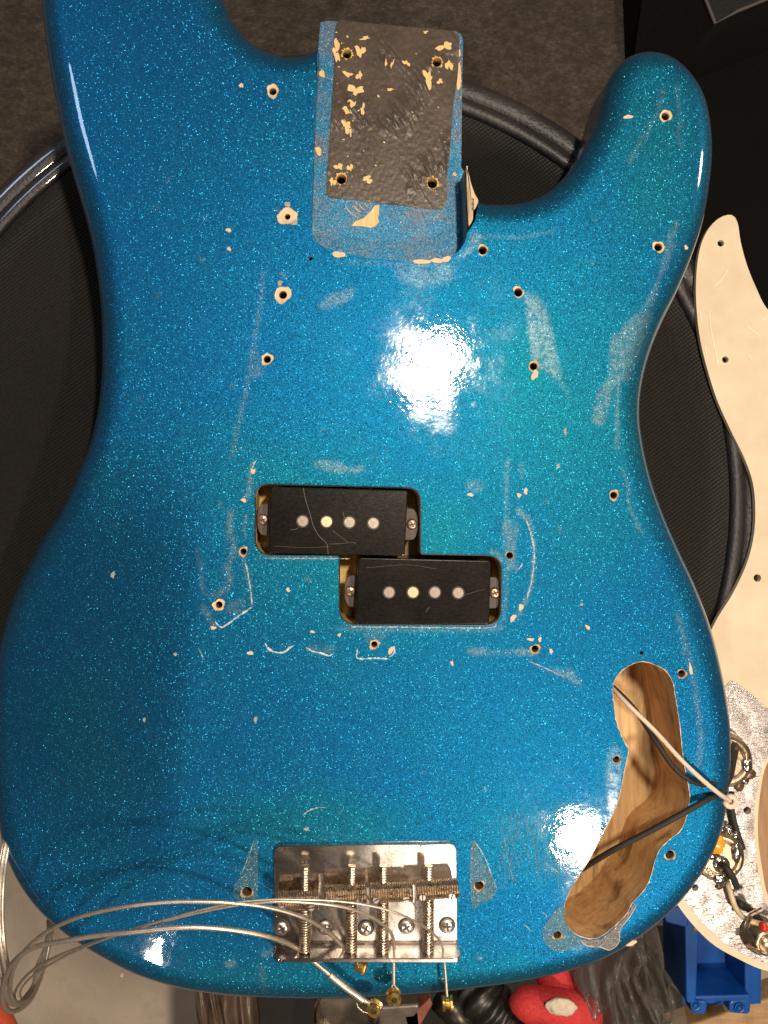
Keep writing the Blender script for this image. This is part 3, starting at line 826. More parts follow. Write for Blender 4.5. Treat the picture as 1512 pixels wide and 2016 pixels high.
# pale bare rim where the lacquer stops
rim = []
A = np.array(cav); ca = A.mean(0)
V = []; F = []; m_ = len(A)
tt = np.roll(A, -1, 0) - np.roll(A, 1, 0); tt /= np.linalg.norm(tt, axis=1)[:, None]
nn = np.stack([tt[:, 1], -tt[:, 0]], 1) * (1 if area2(A) > 0 else -1)
rr = random.Random(5); wd = [max(0.00008, rr.gauss(0.00024, 0.00012)) for _ in range(m_)]
for i in range(m_):
    V.append((A[i][0], A[i][1], 0.00012)); V.append((*(A[i] + nn[i] * wd[i]), 0.00010)); V.append((A[i][0], A[i][1], -0.0006))
for i in range(m_):
    j = (i + 1) % m_; F.append((3 * i, 3 * i + 1, 3 * j + 1, 3 * j)); F.append((3 * i, 3 * j, 3 * j + 2, 3 * i + 2))
obj('bare_wood_rim', V, F, MAT_BARE, cv)
L = [at2(p) for p in spline([(1143, 1849), (1155, 1861), (1183, 1864), (1201, 1869), (1217, 1855), (1220, 1830), (1238, 1806), (1251, 1784), (1246, 1779), (1234, 1800), (1206, 1829), (1184, 1846), (1162, 1850)], 5, True)]
V, F = prism(L, -0.0003, 0.0002); obj('lacquer_chip', V, F, MAT_GREYCHIP, body)
LL = [at(p[0], p[1], 0.00022) for p in spline([(1143, 1851), (1156, 1862), (1183, 1865), (1201, 1870), (1218, 1855), (1221, 1830), (1239, 1806), (1252, 1784)], 5)]
V, F = tube(LL, 0.0002, 5); obj('chip_edge', V, F, MAT_BARE, body)

# ---- pickup cavity
PD = -0.021
V, F = wall(pcav, -0.0001, PD, steps=3)
pv = obj('pickup_cavity', V, F, MAT_PCAV, body, False)
sheet('cavity_floor', [pcav], PD, MAT_PCAV, pv)
LL = [Vector((p[0], p[1], -0.0001)) for p in pcav] ; LL.append(LL[0])
V, F = tube(LL, 0.00035, 6, False); obj('dark_cavity_lip', V, F, simple('dark_lip', (0.006, 0.012, 0.014), (0.03, 0.04, 0.04), rough=.4, scale=500), pv)  # dark tube along the rim of the pickup cavity

# ---- screw holes with chipped lacquer
for h, L in zip(HOLES, hole_loops):
    c = at(h[0], h[1]); z0 = float(contour(c.x, c.y)); r_ = h[2] * U * 1.06; zc = -0.00035
    n_ = len(L); V = []; F = []
    for x, y in L: V.append((x - c.x, y - c.y, 0.00005))
    for x, y in L: V.append(((x - c.x) * .97, (y - c.y) * .97, zc))
    ir = [(r_ * math.cos(2 * PI * i / n_), r_ * math.sin(2 * PI * i / n_)) for i in range(n_)]
    for x, y in ir: V.append((x * 1.12, y * 1.12, zc))
    for x, y in ir: V.append((x, y, zc - 0.0007))
    for k_ in range(3):
        for i in range(n_):
            j = (i + 1) % n_; F.append((k_ * n_ + i, k_ * n_ + j, (k_ + 1) * n_ + j, (k_ + 1) * n_ + i))
    hb = inst('screw_hole', mesh_of('screw_hole', V, F, MAT_BARE), body, (c.x, c.y, z0))
    V, F = wall(ir, zc - 0.0007, -0.016); F.append(tuple(n_ + i for i in range(n_)))
    inst('bore', mesh_of('bore', V, F, MAT_HOLE), hb, (c.x, c.y, z0))
    if h[3] < 12:      # grimy ring
        V, F = lathe([(r_ * 1.02, zc - 0.0001), (r_ * 1.25, zc + 0.0002), (r_ * 1.45, zc + 0.00006)], 18)
        F = [f for f in F if len(f) == 4]
        inst('dirty_rim', mesh_of('dirty_rim', V, F, MAT_CAVITY), hb, (c.x, c.y, z0))
for h, L in zip(SMALL, small_loops):
    c = at(h[0], h[1])
    V, F = wall([(x - c.x, y - c.y) for x, y in L], 0, -0.012); F.append(tuple(12 + i for i in range(12)))
    inst('pin_hole', mesh_of('pin_hole', V, F, MAT_HOLE), body, (c.x, c.y, 0))
# loose chips near the holes and elsewhere
MAT_GREYP = simple('grey_primer', (0.20, 0.19, 0.18), (0.34, 0.32, 0.30), rough=.6, scale=900)
for a, b, rx, ry, ro, mt in [(566, 402, 5, 6, 0, MAT_GREYP), (580, 438, 8, 4, .3, MAT_GREYP), (551, 557, 5, 5, 0, MAT_GREYP), (1053, 738, 7, 9, -.2, MAT_BARE), (475, 168, 4, 5, 0, MAT_BARE), (450, 453, 5.5, 4, .2, MAT_BARE), (451, 490, 4, 4, 0, MAT_BARE),
                             (1237, 230, 12, 3, .08, MAT_BARE), (493, 1286, 7, 3.5, -.2, MAT_BARE), (567, 1161, 4, 4, 0, MAT_BARE), (615, 1244, 5, 2.5, 0, MAT_BARE), (668, 1250, 3.5, 3, 0, MAT_BARE),
                             (222, 1132, 4, 6, 0, MAT_GREYP), (503, 1416, 4, 5, 0, MAT_GREYP), (284, 1417, 3, 4, 0, MAT_GREYP), (1157, 1235, 3, 6, .5, MAT_BARE), (890, 1306, 3, 4.5, 0, MAT_BARE),
                             (1035, 967, 4, 6, .2, MAT_BARE), (1022, 975, 3.5, 5, 0, MAT_BARE), (926, 974, 5, 4, -.3, MAT_BARE), (1360, 1318, 3, 12, .25, MAT_BARE), (1085, 1282, 3, 5, .6, MAT_BARE), (1045, 1259, 7, 3, .1, MAT_BARE), (1063, 1259, 3.5, 4.5, 0, MAT_BARE),
                             (1026, 1195, 6, 5, .7, MAT_BARE), (1010, 1217, 4, 9, -.4, MAT_BARE), (1351, 487, 4, 4, 0, MAT_BARE), (498, 928, 4, 6, -.3, MAT_BARE), (480, 985, 5, 4, 0, MAT_BARE), (420, 1236, 5, 4, 0, MAT_BARE),
                             (603, 1632, 4.5, 4, 0, MAT_GREYP), (340, 1858, 3, 3, 0, MAT_GREYP), (542, 1880, 5, 3, 0, MAT_BARE), (1101, 1852, 9, 2, -.05, MAT_BARE), (1145, 1190, 3, 3, 0, MAT_GREYP), (1099, 917, 4, 4, 0, MAT_GREYP), (478, 1770, 8, 4, .4, MAT_BARE),
                             (345, 1288, 3, 4, 0, MAT_GREYP), (240, 1920, 4, 4, 0, MAT_GREYP), (1113, 850, 2.5, 8, 0, MAT_GREYP), (770, 1280, 5, 8, -.6, MAT_BARE)]:
    c = at(a, b); chip(a, b, rx, ry, float(contour(c.x, c.y)) + 0.0001, ro, mt, body, 0.3, 'paint_chip', n=12)
# chip on the lower edge
c = at(1241, 1855, -0.004); V, F = prism(blob_loop(0, 0, 11 * U, 5 * U, .15, 14, 0.32, 4), -.0015, 0.0009)
inst('paint_chip', mesh_of('edge_chip', V, F, MAT_BARE), body, (c.x, c.y, c.z))
# milky ghosts left by stickers and finger rests
def ghost(pts_, step=6):
    L = [at2(p) for p in spline(pts_, step, True)]
    ins_ = [l for l in hole_loops if inside(L, np.array([l[0][0]]), np.array([l[0][1]]))[0]]
    return sheet('lacquer_ghost', [L] + ins_, 0.00012, MAT_MILKY, body, thick=0.0001)
ghost([(928, 1655), (934, 1652), (946, 1685), (962, 1712), (976, 1745), (970, 1768), (946, 1778), (930, 1788), (926, 1750), (925, 1700)])
ghost([(1098, 1786), (1112, 1784), (1112, 1812), (1122, 1830), (1140, 1846), (1148, 1856), (1128, 1866), (1106, 1873), (1084, 1868), (1070, 1850), (1070, 1826), (1082, 1806)])
ghost([(500, 1656), (506, 1650), (508, 1700), (506, 1770), (500, 1775), (468, 1772), (458, 1760), (462, 1742), (486, 1700)])
# raised lacquer ridges and long scratches
MAT_RIDGE = simple('pale_broken_lacquer', (0.10, 0.20, 0.27), (0.62, 0.60, 0.56), rough=0.35, scale=700)
MAT_HAIR = simple('hairline_lacquer', (0.03, 0.13, 0.22), (0.22, 0.34, 0.40), rough=0.3, scale=500)
def ridge(pts_, wpx, mat=MAT_RIDGE, name='lacquer_crack', wob=1.2, z=0.0):
    rr = random.Random(pts_[0][0] * 3 + pts_[0][1]); Q = spline(pts_, 3.0); m_ = len(Q); V = []; F = []
    for i, p in enumerate(Q):
        tq = Q[min(i + 1, m_ - 1)] - Q[max(i - 1, 0)]; tq = tq / (np.linalg.norm(tq) + 1e-9); nq = np.array([-tq[1], tq[0]])
        wq = wpx * rr.uniform(0.35, 1.15) * min(1, i / 3 + .2, (m_ - 1 - i) / 3 + .2)
        pc = p + nq * rr.uniform(-wob, wob) * .5
        zc = float(contour(at(*pc).x, at(*pc).y)) + z
        for s_, zz in ((-1, 0.00002), (0, 0.00012), (1, 0.00002)):
            V.append(at(*(pc + nq * s_ * wq * .5), zc + zz))
    for i in range(m_ - 1):
        for s_ in range(2): F.append((3 * i + s_, 3 * i + s_ + 1, 3 * i + s_ + 4, 3 * i + s_ + 3))
    return V, F
def ridge_obj(*a, **k):
    nm = k.get('name', 'lacquer_crack'); mt = k.get('mat', MAT_RIDGE); V, F = ridge(*a, **k); return obj(nm, V, F, mt, body, recalc=False)
ridge_obj([(423, 1223), (432, 1233), (440, 1234), (462, 1218), (480, 1206), (498, 1194)], 4)
ridge_obj([(496, 1192), (493, 1160), (488, 1130), (482, 1105)], 3)
ridge_obj([(521, 1266), (528, 1277), (542, 1284), (558, 1284), (570, 1275), (580, 1270)], 5)
ridge_obj([(602, 1274), (612, 1281), (632, 1286), (648, 1291), (658, 1284)], 4)
ridge_obj([(704, 1276), (704, 1296), (735, 1296), (766, 1297)], 4)
ridge_obj([(766, 1295), (775, 1286), (777, 1275)], 4)
ridge_obj([(506, 905), (500, 912), (496, 930)], 3.5)
ridge_obj([(1018, 1123), (1026, 1115), (1029, 1106)], 3)
ridge_obj([(1035, 1020), (1045, 1050), (1052, 1088), (1047, 1140), (1037, 1180)], 3.2)
ridge_obj([(1042, 1302), (1080, 1318), (1110, 1332)], 2.2)
ridge_obj([(594, 1607), (606, 1597), (622, 1591), (642, 1589)], 2.0, name='scratch')
ridge_obj([(502, 1652), (494, 1672), (484, 1700), (468, 1735)], 1.6, name='scratch')
ridge_obj([(390, 1275), (398, 1290), (400, 1302)], 1.6, name='scratch')
ridge_obj([(936, 1658), (955, 1690), (972, 1735), (978, 1750)], 2.4, name='scratch')
ridge_obj([(977, 1752), (984, 1745)], 3, name='scratch')
ridge_obj([(1068, 1795), (1078, 1806)], 3, name='scratch')
ridge_obj([(1030, 1818), (1048, 1835)], 2, name='scratch')
ridge_obj([(690, 1100), (520, 1099)], 2.0, name='scratch')
ridge_obj([(690, 1234), (820, 1235), (960, 1236), (978, 1226)], 2.4)
# the swarm of hairline scratches beside the control cavity
parts = []; rr = random.Random(21)
for q in range(70):
    x0 = rr.uniform(985, 1120); y0 = rr.uniform(1590, 1700); ln = rr.uniform(18, 75); bend = rr.uniform(-6, 10)
    sl = rr.uniform(-.15, .35)
    parts.append(ridge([(x0, y0), (x0 + sl * ln * .5 - bend * .4, y0 + ln * .5), (x0 + sl * ln + bend * .2, y0 + ln)], rr.uniform(.7, 1.5), wob=.3))
for q in range(12):
    x0 = rr.uniform(60, 330); y0 = rr.uniform(1230, 1560); ln = rr.uniform(25, 120); sl = rr.uniform(.1, .5)
    parts.append(ridge([(x0, y0), (x0 + sl * ln * .5 + 3, y0 + ln * .5), (x0 + sl * ln, y0 + ln)], rr.uniform(.25, .45), wob=.3))
parts.append(ridge([(992, 1642), (1000, 1690), (1012, 1740)], 2.2, wob=.2)); parts.append(ridge([(1101, 1610), (1100, 1660), (1102, 1720)], 2.2, wob=.2))
parts.append(ridge([(1085, 1598), (1100, 1587), (1122, 1577)], 2.0, wob=.3)); parts.append(ridge([(1050, 1660), (1056, 1700), (1062, 1740)], 1.8, wob=.3))
V, F = join(*parts)
o = obj('hairline_scratches', V, F, MAT_HAIR, body, recalc=False); o['kind'] = 'stuff'

# ================================================================== pickups
def cross_screw(r, h, mat=None, cross=True):
    """pan head with a Phillips recess, local mesh with its base at z=0"""
    prof = [(r, 0.0), (r, h * .35), (r * .88, h * .72), (r * .6, h * .95), (0.0, h)]
    V, F = lathe(prof, 20)
    return V, F
def slot_mesh(r, h, n=2):
    a = box(0, 0, h, r * 1.15, r * .26, h * .16); p = [a]
    if n == 2: p.append(box(0, 0, h + 0.00001, r * .26, r * 1.15, h * .16))
    return join(*p)
MAT_SLOT = simple('screw_recess', (0.02, 0.014, 0.01), (0.06, 0.04, 0.03), rough=.5, scale=900)
def pickup(corners, poles, polem, screws, label, ang):
    ZT = 0.0034
    c = [at2(p, ZT) for p in corners]
    cx = sum(p[0] for p in c) / 4; cy = sum(p[1] for p in c) / 4
    t_ = thing('pickup', label, 'pickup', (cx, cy, PD), 'split pickup halves')
    L = [tuple(p) for p in round_poly(c, 0.0014, 4)]
    V, F = prism(L, PD + 0.002, ZT, 0.0005, 3)
    obj('cover', V, F, MAT_BLACKPL, t_)
    for (a, b), s in zip(screws, (-1, 1)):
        p = at(a, b, -0.003)
        L = []
        w_ = 0.0068; ext = 0.0027
        for k in range(13):
            th = -PI / 2 + PI * k / 12
            L.append((p.x + s * ext * math.cos(th) * 1.0, p.y + w_ * math.sin(th)))
        L += [(p.x - s * 0.006, p.y + w_), (p.x - s * 0.006, p.y - w_)]
        V, F = prism(L, -0.0052, -0.003, 0.0003, 2)
        tb = obj('mounting_tab', V, F, MAT_TAB, t_)
        V, F = cross_screw(0.0024, 0.0013)
        sw = inst('screw', mesh_of('pickup_screw', V, F, MAT_RUSTSCREW, True), tb, (p.x, p.y, -0.003))
        V, F = slot_mesh(0.0024, 0.0013)
        inst('recess', mesh_of('recess', V, F, MAT_SLOT), sw, (p.x, p.y, -0.003), 0.4)
    for (a, b), mt in zip(poles, polem):
        p = at(a, b, ZT)
        V, F = lathe([(0.0024, -0.004), (0.0024, 0.0002), (0.0022, 0.0004), (0, 0.0004)], 24)
        pp = inst('pole_piece', mesh_of('pole_piece', V, F, mt, False), t_, (p.x, p.y, ZT))
        V, F = lathe([(0.00245, 0.00002), (0.00275, 0.00004)], 24); F = [f for f in F if len(f) == 4]
        inst('gap_ring', mesh_of('gap_ring', V, F, MAT_SLOT), pp, (p.x, p.y, ZT))
    return t_
pu1 = pickup([(533, 958), (803, 966), (797, 1095), (528, 1089)], [(596, 1026), (643, 1027), (688, 1028), (735, 1030)], [MAT_POLE, MAT_POLEB, MAT_POLE, MAT_POLE],
             [(518, 1023), (811, 1032)], 'black pickup half with a long crack across its cover, nearer the neck pocket', 0)
pu2 = pickup([(706, 1098), (967, 1104), (963, 1229), (700, 1229)], [(766, 1166), (813, 1166), (856, 1166), (902, 1167)], [MAT_POLE, MAT_POLEB, MAT_POLE, MAT_POLE],
             [(690, 1164), (974, 1167)], 'black uncracked pickup half with scuffed grey cover, nearer the bridge', 0)
def cover_line(pts_, wpx, parent, name='crack'):
    Q = [at(p[0], p[1], 0.00342) for p in spline(pts_, 4)]
    V, F = tube(Q, wpx * U * .32, 4); obj(name, V, F, MAT_CRACK, parent)
cover_line([(597, 961), (602, 985), (610, 1010), (617, 1035), (628, 1055), (643, 1070), (646, 1090)], 1.5, pu1)
cover_line([(572, 1043), (582, 1042), (588, 1038)], 1.2, pu1, 'scratch'); cover_line([(648, 1071), (675, 1070), (690, 1067), (700, 1070)], 1.0, pu1, 'scratch')
cover_line([(655, 1045), (672, 1058), (684, 1067)], .8, pu1, 'scratch'); cover_line([(675, 1008), (678, 1020)], 1.3, pu1, 'scratch')
cover_line([(838, 1206), (842, 1199), (845, 1196)], 1.2, pu2, 'scratch'); cover_line([(900, 1178), (925, 1168), (955, 1160)], .7, pu2, 'scratch')
cover_line([(540, 1075), (600, 1078), (650, 1076)], .6, pu1, 'scratch'); cover_line([(720, 1118), (800, 1112), (860, 1120)], .6, pu2, 'scratch')

# ================================================================== bridge
BZ = 0.0018
bridge = thing('bridge', 'pitted chrome bass bridge with four barrel saddles and coiled springs', 'bridge', at(720, 1770, 0))
bl = [at2(p, BZ) for p in [(539, 1665), (899, 1661), (901, 1853), (540, 1855)]]
bl = [tuple(p) for p in round_poly(bl, [0.0038, 0.0038, 0.0012, 0.0012], 5)]
V, F = prism(bl, 0.0002, BZ, 0.0006, 3)
plate = obj('base_plate', V, F, MAT_CHROME, bridge)
# bent-up back wall
WH = 0.0125
b0 = at(540, 1855, BZ); b1 = at(901, 1853, BZ)
ny = Vector((0, -1, 0))
V = []; F = []
prof = [(0.0005, BZ - 0.0016), (0.0000, BZ), (-0.0006, BZ + 0.0012), (-0.0009, BZ + 0.003), (-0.0009, WH - 0.0004), (-0.0012, WH), (-0.0023, WH), (-0.0026, WH - 0.0004), (-0.0026, 0.001), (-0.0016, 0.0002)]
nx_ = 40; xs = [b0.x + (b1.x - b0.x) * i / nx_ for i in range(nx_ + 1)]
for i, x in enumerate(xs):
    e = min(i, nx_ - i) / nx_ * (b1.x - b0.x)
    cut = 0.0035 - math.sqrt(max(0, 0.0035 ** 2 - (0.0035 - min(e, 0.0035)) ** 2))     # rounded upper corners
    for dy_, z in prof:
        zz = min(z, WH - cut) if z > 0.005 else z
        V.append((x, b0.y + dy_, zz))
m_ = len(prof)
for i in range(nx_):
    for k in range(m_ - 1): F.append((i * m_ + k, i * m_ + k + 1, (i + 1) * m_ + k + 1, (i + 1) * m_ + k))
F.append(tuple(range(m_))); F.append(tuple(nx_ * m_ + k for k in range(m_))[::-1])
obj('back_wall', V, F, MAT_CHROME, bridge)
def threads(p0, p1, r, pitch, depth, seg=12):
    p0 = Vector(p0); p1 = Vector(p1); L = (p1 - p0).length; n_ = max(2, int(L / pitch * 2))
    return tube([p0.lerp(p1, i / n_) for i in range(n_ + 1)], [r if i % 2 else r - depth for i in range(n_ + 1)], seg)
SADZ = 0.0088
SAD = [((546, 1773), (627, 1771), 600), ((639, 1762), (721, 1759), 692), ((727, 1757), (812, 1755), 754), ((818, 1752), (901, 1748), 843)]
wally = b0.y - 0.0009
for (a, b, sx) in SAD:
    p0 = at(*a, SADZ); p1 = at(*b, SADZ)
    V, F = threads(p0, p1, 0.0041, 0.00098, 0.00042, 20)
    sd = obj('saddle', V, F, MAT_STEEL, bridge, False)
    mid = p0.lerp(p1, .5)
    for f_ in (0.14, 0.83):
        q = p0.lerp(p1, f_)
        V, F = lathe([(0.0014, 0.002), (0.0014, 0.0048), (0.0012, 0.0051), (0, 0.0051)], 14)
        gs = inst('grub_screw', mesh_of('grub_screw', V, F, MAT_SCREW, False), sd, (q.x, q.y - 0.0012, SADZ - 0.0006))
        V, F = box(0, 0, 0.0051, 0.0024, 0.0005, 0.0002)
        inst('slot', mesh_of('slot', V, F, MAT_SLOT), gs, (q.x, q.y - 0.0012, SADZ - 0.0006), f_ * 4 + sx)
    SCZ = SADZ - 0.0012
    top_ = at(sx + 1, 1704, SCZ); x_ = at(sx, 1790, SCZ).x
    V, F = threads((x_, wally - 0.003, SCZ), (x_ + 0.0002, top_.y, SCZ), 0.00165, 0.0011, 0.00032, 12)
    iscr = obj('intonation_screw', V, F, MAT_STEEL, bridge, False)
    V, F = lathe([(0.0, 0), (0.0022, 0), (0.0024, 0.0008), (0.0018, 0.002), (0, 0.0022)], 16)
    inst('screw_head', mesh_of('screw_head', V, F, MAT_SCREW, True), iscr, (x_, wally - 0.0018, SCZ), rot=(PI / 2, 0, 0))
    # spring between the saddle and the wall
    y0 = mid.y - 0.0042; y1 = wally; turns = 17; N_ = turns * 16
    hel = [(x_ + 0.0021 * math.cos(2 * PI * turns * i / N_), y0 + (y1 - y0) * i / N_, SCZ + 0.0021 * math.sin(2 * PI * turns * i / N_)) for i in range(N_ + 1)]
    V, F = tube(hel, 0.00042, 6)
    obj('spring', V, F, MAT_STEEL, bridge, True)
V, F = cross_screw(0.0030, 0.0016); SM = mesh_of('mounting_screw', V, F, MAT_SCREW, True)
V, F = slot_mesh(0.0030, 0.00165); SL = mesh_of('recess', V, F, MAT_SLOT)
for q, (a, b) in enumerate([(555, 1826), (640, 1824), (720, 1826), (800, 1823), (880, 1821)]):
    p = at(a, b, BZ); s_ = inst('mounting_screw', SM, bridge, p); inst('recess', SL, s_, p, 0.4 + q * 1.1)
    V, F = lathe([(0.0030, 0.00003), (0.0036, 0.00006)], 20); F = [f for f in F if len(f) == 4]  # dark ring round each screw head
    inst('dark_ring', mesh_of('dark_ring', V, F, MAT_SLOT), s_, p)

# ================================================================== strings
def wound(pts3, r, pitch, name, parent, mat=None, depth=0.24, seg=9):
    Q = spline([tuple(p) for p in pts3], 0.002)
    # resample evenly at half the winding pitch
    Q = np.array(Q); s = np.concatenate([[0], np.cumsum(np.linalg.norm(np.diff(Q, axis=0), axis=1))])
    n_ = int(s[-1] / (pitch / 2)); ss = np.linspace(0, s[-1], n_)
    R = np.stack([np.interp(ss, s, Q[:, k]) for k in range(3)], 1)
    V, F = tube([tuple(p) for p in R], [r if i % 2 else r * (1 - depth) for i in range(n_)], seg)
    return obj(name, V, F, mat or MAT_STRING, parent, True)
def ball_end(name, parent, p, axis, r=0.0031, h=0.0044):
    prof = [(r * .42, -h / 2), (r * .95, -h / 2), (r, -h / 2 + 0.0004), (r, -h / 2 + 0.0009), (r * .68, -h / 2 + 0.0015), (r * .68, h / 2 - 0.0015), (r, h / 2 - 0.0009), (r, h / 2 - 0.0004), (r * .95, h / 2), (r * .42, h / 2)]
    V, F = lathe(prof, 24, closed_prof=True)
    q = Vector(axis).to_track_quat('Z', 'Y')
    o = bpy.data.objects.new(name, mesh_of(name, V, F, MAT_BRASS, False)); put(o, parent, Vector(p)); o.rotation_euler = q.to_euler()
    return o
def path(pts_): return [at(*p) for p in pts_]
def twist(p0, p1, r, parent, name='twisted_core', turns=10):
    p0 = Vector(p0); p1 = Vector(p1); d = (p1 - p0); a = d.normalized().orthogonal(); b = d.normalized().cross(a); parts = []
    for s_ in (0, PI):
        parts.append(tube([p0 + d * (i / 80) + (a * math.cos(turns * 2 * PI * i / 80 + s_) + b * math.sin(turns * 2 * PI * i / 80 + s_)) * r * .55 for i in range(81)], r * .62, 6))
    V, F = join(*parts); return obj(name, V, F, MAT_STRING, parent, True)
GRP = 'loose bass strings on the bridge'
# heaviest string
s4 = thing('bass_string', 'thickest loose string, lowest of the bundle, its brass end dangling bottom centre', 'string', at(612, 1893, .006), GRP)
wound(path([(706, 1962, .008), (680, 1944, .009), (648, 1918, .009), (620, 1895, .007), (600, 1878, .006), (580, 1864, .008), (556, 1853, .013), (520, 1842, .018), (460, 1831, .023), (400, 1826, .026), (340, 1827, .027), (260, 1835, .026), (190, 1842, .023), (125, 1853, .020), (70, 1864, .015), (35, 1885, .010), (14, 1915, .000), (4, 1955, -.012), (10, 1985, -.022), (32, 1990, -.032), (62, 1965, -.045), (85, 1910, -.06), (100, 1845, -.07), (104, 1800, -.08), (85, 1755, -.09)]), 0.00114, 0.0011, 'winding', s4)
twist(at(708, 1963, .008), at(727, 1976, .008), 0.0008, s4, 'wrapped_tail', 5)
wound(path([(648, 1918, .0094), (680, 1944, .0094), (700, 1958, .0084), (716, 1970, .008)]), 0.00155, 0.0012, 'wrapped_end', s4)
ball_end('ball_end', s4, at(738, 1984, .009), (-.3, -.15, .93))
V, F = tube(path([(727, 1976, .008), (738, 1973, .009), (750, 1982, .010), (748, 1994, .009), (735, 1997, .008), (715, 1992, .008), (705, 1983, .008), (702, 1974, .008)]), 0.00028, 6)
obj('core_wire', V, F, MAT_STRING, s4, True)
# second string: its end sits just behind the bridge
s3 = thing('bass_string', 'second loose string arching highest at left, brass end just behind the bridge plate', 'string', at(680, 1868, .006), GRP)
wound(path([(706, 1893, .004), (692, 1880, .004), (676, 1864, .006), (655, 1843, .011), (630, 1824, .017), (600, 1808, .022), (560, 1794, .026), (510, 1783, .030), (450, 1777, .033), (390, 1775, .034), (330, 1776, .034), (260, 1783, .033), (195, 1795, .030), (140, 1811, .026), (90, 1836, .020), (52, 1868, .012), (28, 1905, .002), (20, 1945, -.010), (30, 1972, -.022), (52, 1968, -.035), (72, 1935, -.05), (88, 1880, -.06), (98, 1830, -.07), (100, 1790, -.08)]), 0.00092, 0.0010, 'winding', s3)
ball_end('ball_end', s3, at(712, 1903, .005), (.75, -.2, .3))
# third string
s2 = thing('bass_string', 'third loose string with twisted tail, brass end facing up below the bridge', 'string', at(775, 1884, .005), GRP)
wound(path([(775, 1886, .006), (776, 1862, .007), (774, 1846, .009), (766, 1832, .013), (745, 1814, .018), (715, 1798, .022), (680, 1787, .026), (640, 1780, .029), (590, 1776, .031), (540, 1775, .032), (480, 1780, .031), (420, 1790, .029), (350, 1806, .026), (270, 1828, .022), (190, 1854, .016), (120, 1880, .008), (70, 1906, -.004), (40, 1935, -.016), (28, 1962, -.03), (40, 1975, -.042), (62, 1955, -.055), (80, 1905, -.065), (92, 1850, -.075), (95, 1800, -.085)]), 0.00068, 0.0009, 'winding', s2)
twist(at(775, 1886, .006), at(775, 1938, .007), 0.0006, s2, turns=9)
ball_end('ball_end', s2, at(775, 1961, .009), (0, -.2, .97))
V, F = tube(path([(775, 1938, .008), (768, 1946, .008), (763, 1957, .006)]), 0.00025, 6); obj('core_wire', V, F, MAT_STRING, s2, True)
V, F = tube(path([(775, 1938, .008), (782, 1946, .008), (787, 1957, .006)]), 0.00025, 6); obj('core_wire', V, F, MAT_STRING, s2, True)
# thinnest string
s1 = thing('bass_string', 'thinnest loose string, its brass end hanging sideways at bottom right of the bridge', 'string', at(873, 1884, .005), GRP)
wound(path([(874, 1886, .006), (872, 1868, .007), (866, 1852, .009), (850, 1836, .014), (825, 1818, .019), (790, 1801, .024), (750, 1788, .027), (700, 1778, .030), (650, 1773, .032), (590, 1771, .034), (530, 1771, .034), (470, 1776, .033), (400, 1790, .031), (320, 1812, .027), (240, 1836, .022), (160, 1868, .014), (100, 1898, .004), (60, 1925, -.01), (40, 1952, -.022), (48, 1968, -.036), (70, 1945, -.05), (88, 1890, -.06), (96, 1840, -.072), (96, 1792, -.084)]), 0.00050, 0.0008, 'winding', s1)
twist(at(874, 1886, .006), at(880, 1962, .005), 0.0005, s1, turns=12)
ball_end('ball_end', s1, at(881, 1975, .005), (1, .05, .1))
# coil continuing to the left edge of the picture
for q, (sx, r_, st) in enumerate([(0, .00114, s4), (7, .00092, s3), (-5, .00068, s2), (4, .0005, s1)]):
    wound(path([(12 + sx, 1915, .000 - q * .004), (3 + sx, 1870, .004), (-2 + sx, 1810, .004), (-1 + sx, 1750, .0), (4 + sx, 1700, -.006), (14 + sx, 1650, -.012), (30 + sx, 1590, -.03)]), r_, 0.0008, 'coil', st)
    wound(path([(98 - sx * .6, 1812, -.075), (92 + sx * .4, 1850, -.066), (78 - sx, 1905, -.055), (60 + sx * .6, 1950, -.045), (36 + sx, 1978, -.03), (14 + sx * .8, 1965, -.018), (8 + sx, 1920, -.006)]), r_ * .9, 0.0008, 'coil', st)

# ================================================================== pickguard with electronics, lying upside down
GZ = -0.0436
guard = thing('pickguard', 'aged cream pickguard lying face down beside the body, foil shield and pots on it', 'pickguard', at(1470, 1300, GZ - .002))
GP = [(1440, 423), (1415, 430), (1392, 455), (1378, 490), (1371, 540), (1371, 600), (1378, 665), (1392, 725), (1413, 790), (1440, 850), (1466, 903), (1482, 950), (1487, 1000), (1484, 1055), (1470, 1110), (1443, 1168),
      (1408, 1225), (1380, 1290), (1340, 1400), (1300, 1520), (1290, 1640), (1306, 1725), (1340, 1790), (1395, 1852), (1450, 1886), (1512, 1912), (1580, 1915), (1620, 1860), (1590, 1800), (1520, 1775),
      (1499, 1700), (1492, 1630), (1497, 1560), (1512, 1500), (1560, 1440), (1640, 1380), (1700, 1200), (1700, 900), (1640, 720), (1560, 650), (1512, 610), (1488, 565), (1470, 520), (1458, 475), (1452, 438)]
gl = [at2(p, GZ) for p in spline(GP, 9, True)]
gk = U * (D - GZ) / D
GH = [(1419, 479, 6.5), (1428, 708, 6.5), (1491, 1138, 7.5), (1470, 1595, 7.5), (1368, 1747, 7)]
ghl = [[(at(a, b, GZ).x + r_ * gk * math.cos(i * PI / 8), at(a, b, GZ).y + r_ * gk * math.sin(i * PI / 8)) for i in range(16)] for a, b, r_ in GH]
sheet('plate', [gl] + ghl, GZ, MAT_CREAM, guard, thick=0.0024)
FO = [(1390, 1400), (1432, 1347), (1445, 1342), (1480, 1368), (1530, 1408), (1580, 1440), (1545, 1452), (1508, 1492), (1489, 1555), (1484, 1630), (1490, 1705), (1510, 1782), (1560, 1812), (1600, 1850), (1570, 1898), (1512, 1897), (1455, 1872), (1405, 1838), (1352, 1778), (1320, 1720), (1305, 1640), (1320, 1520)]
rr = random.Random(8)
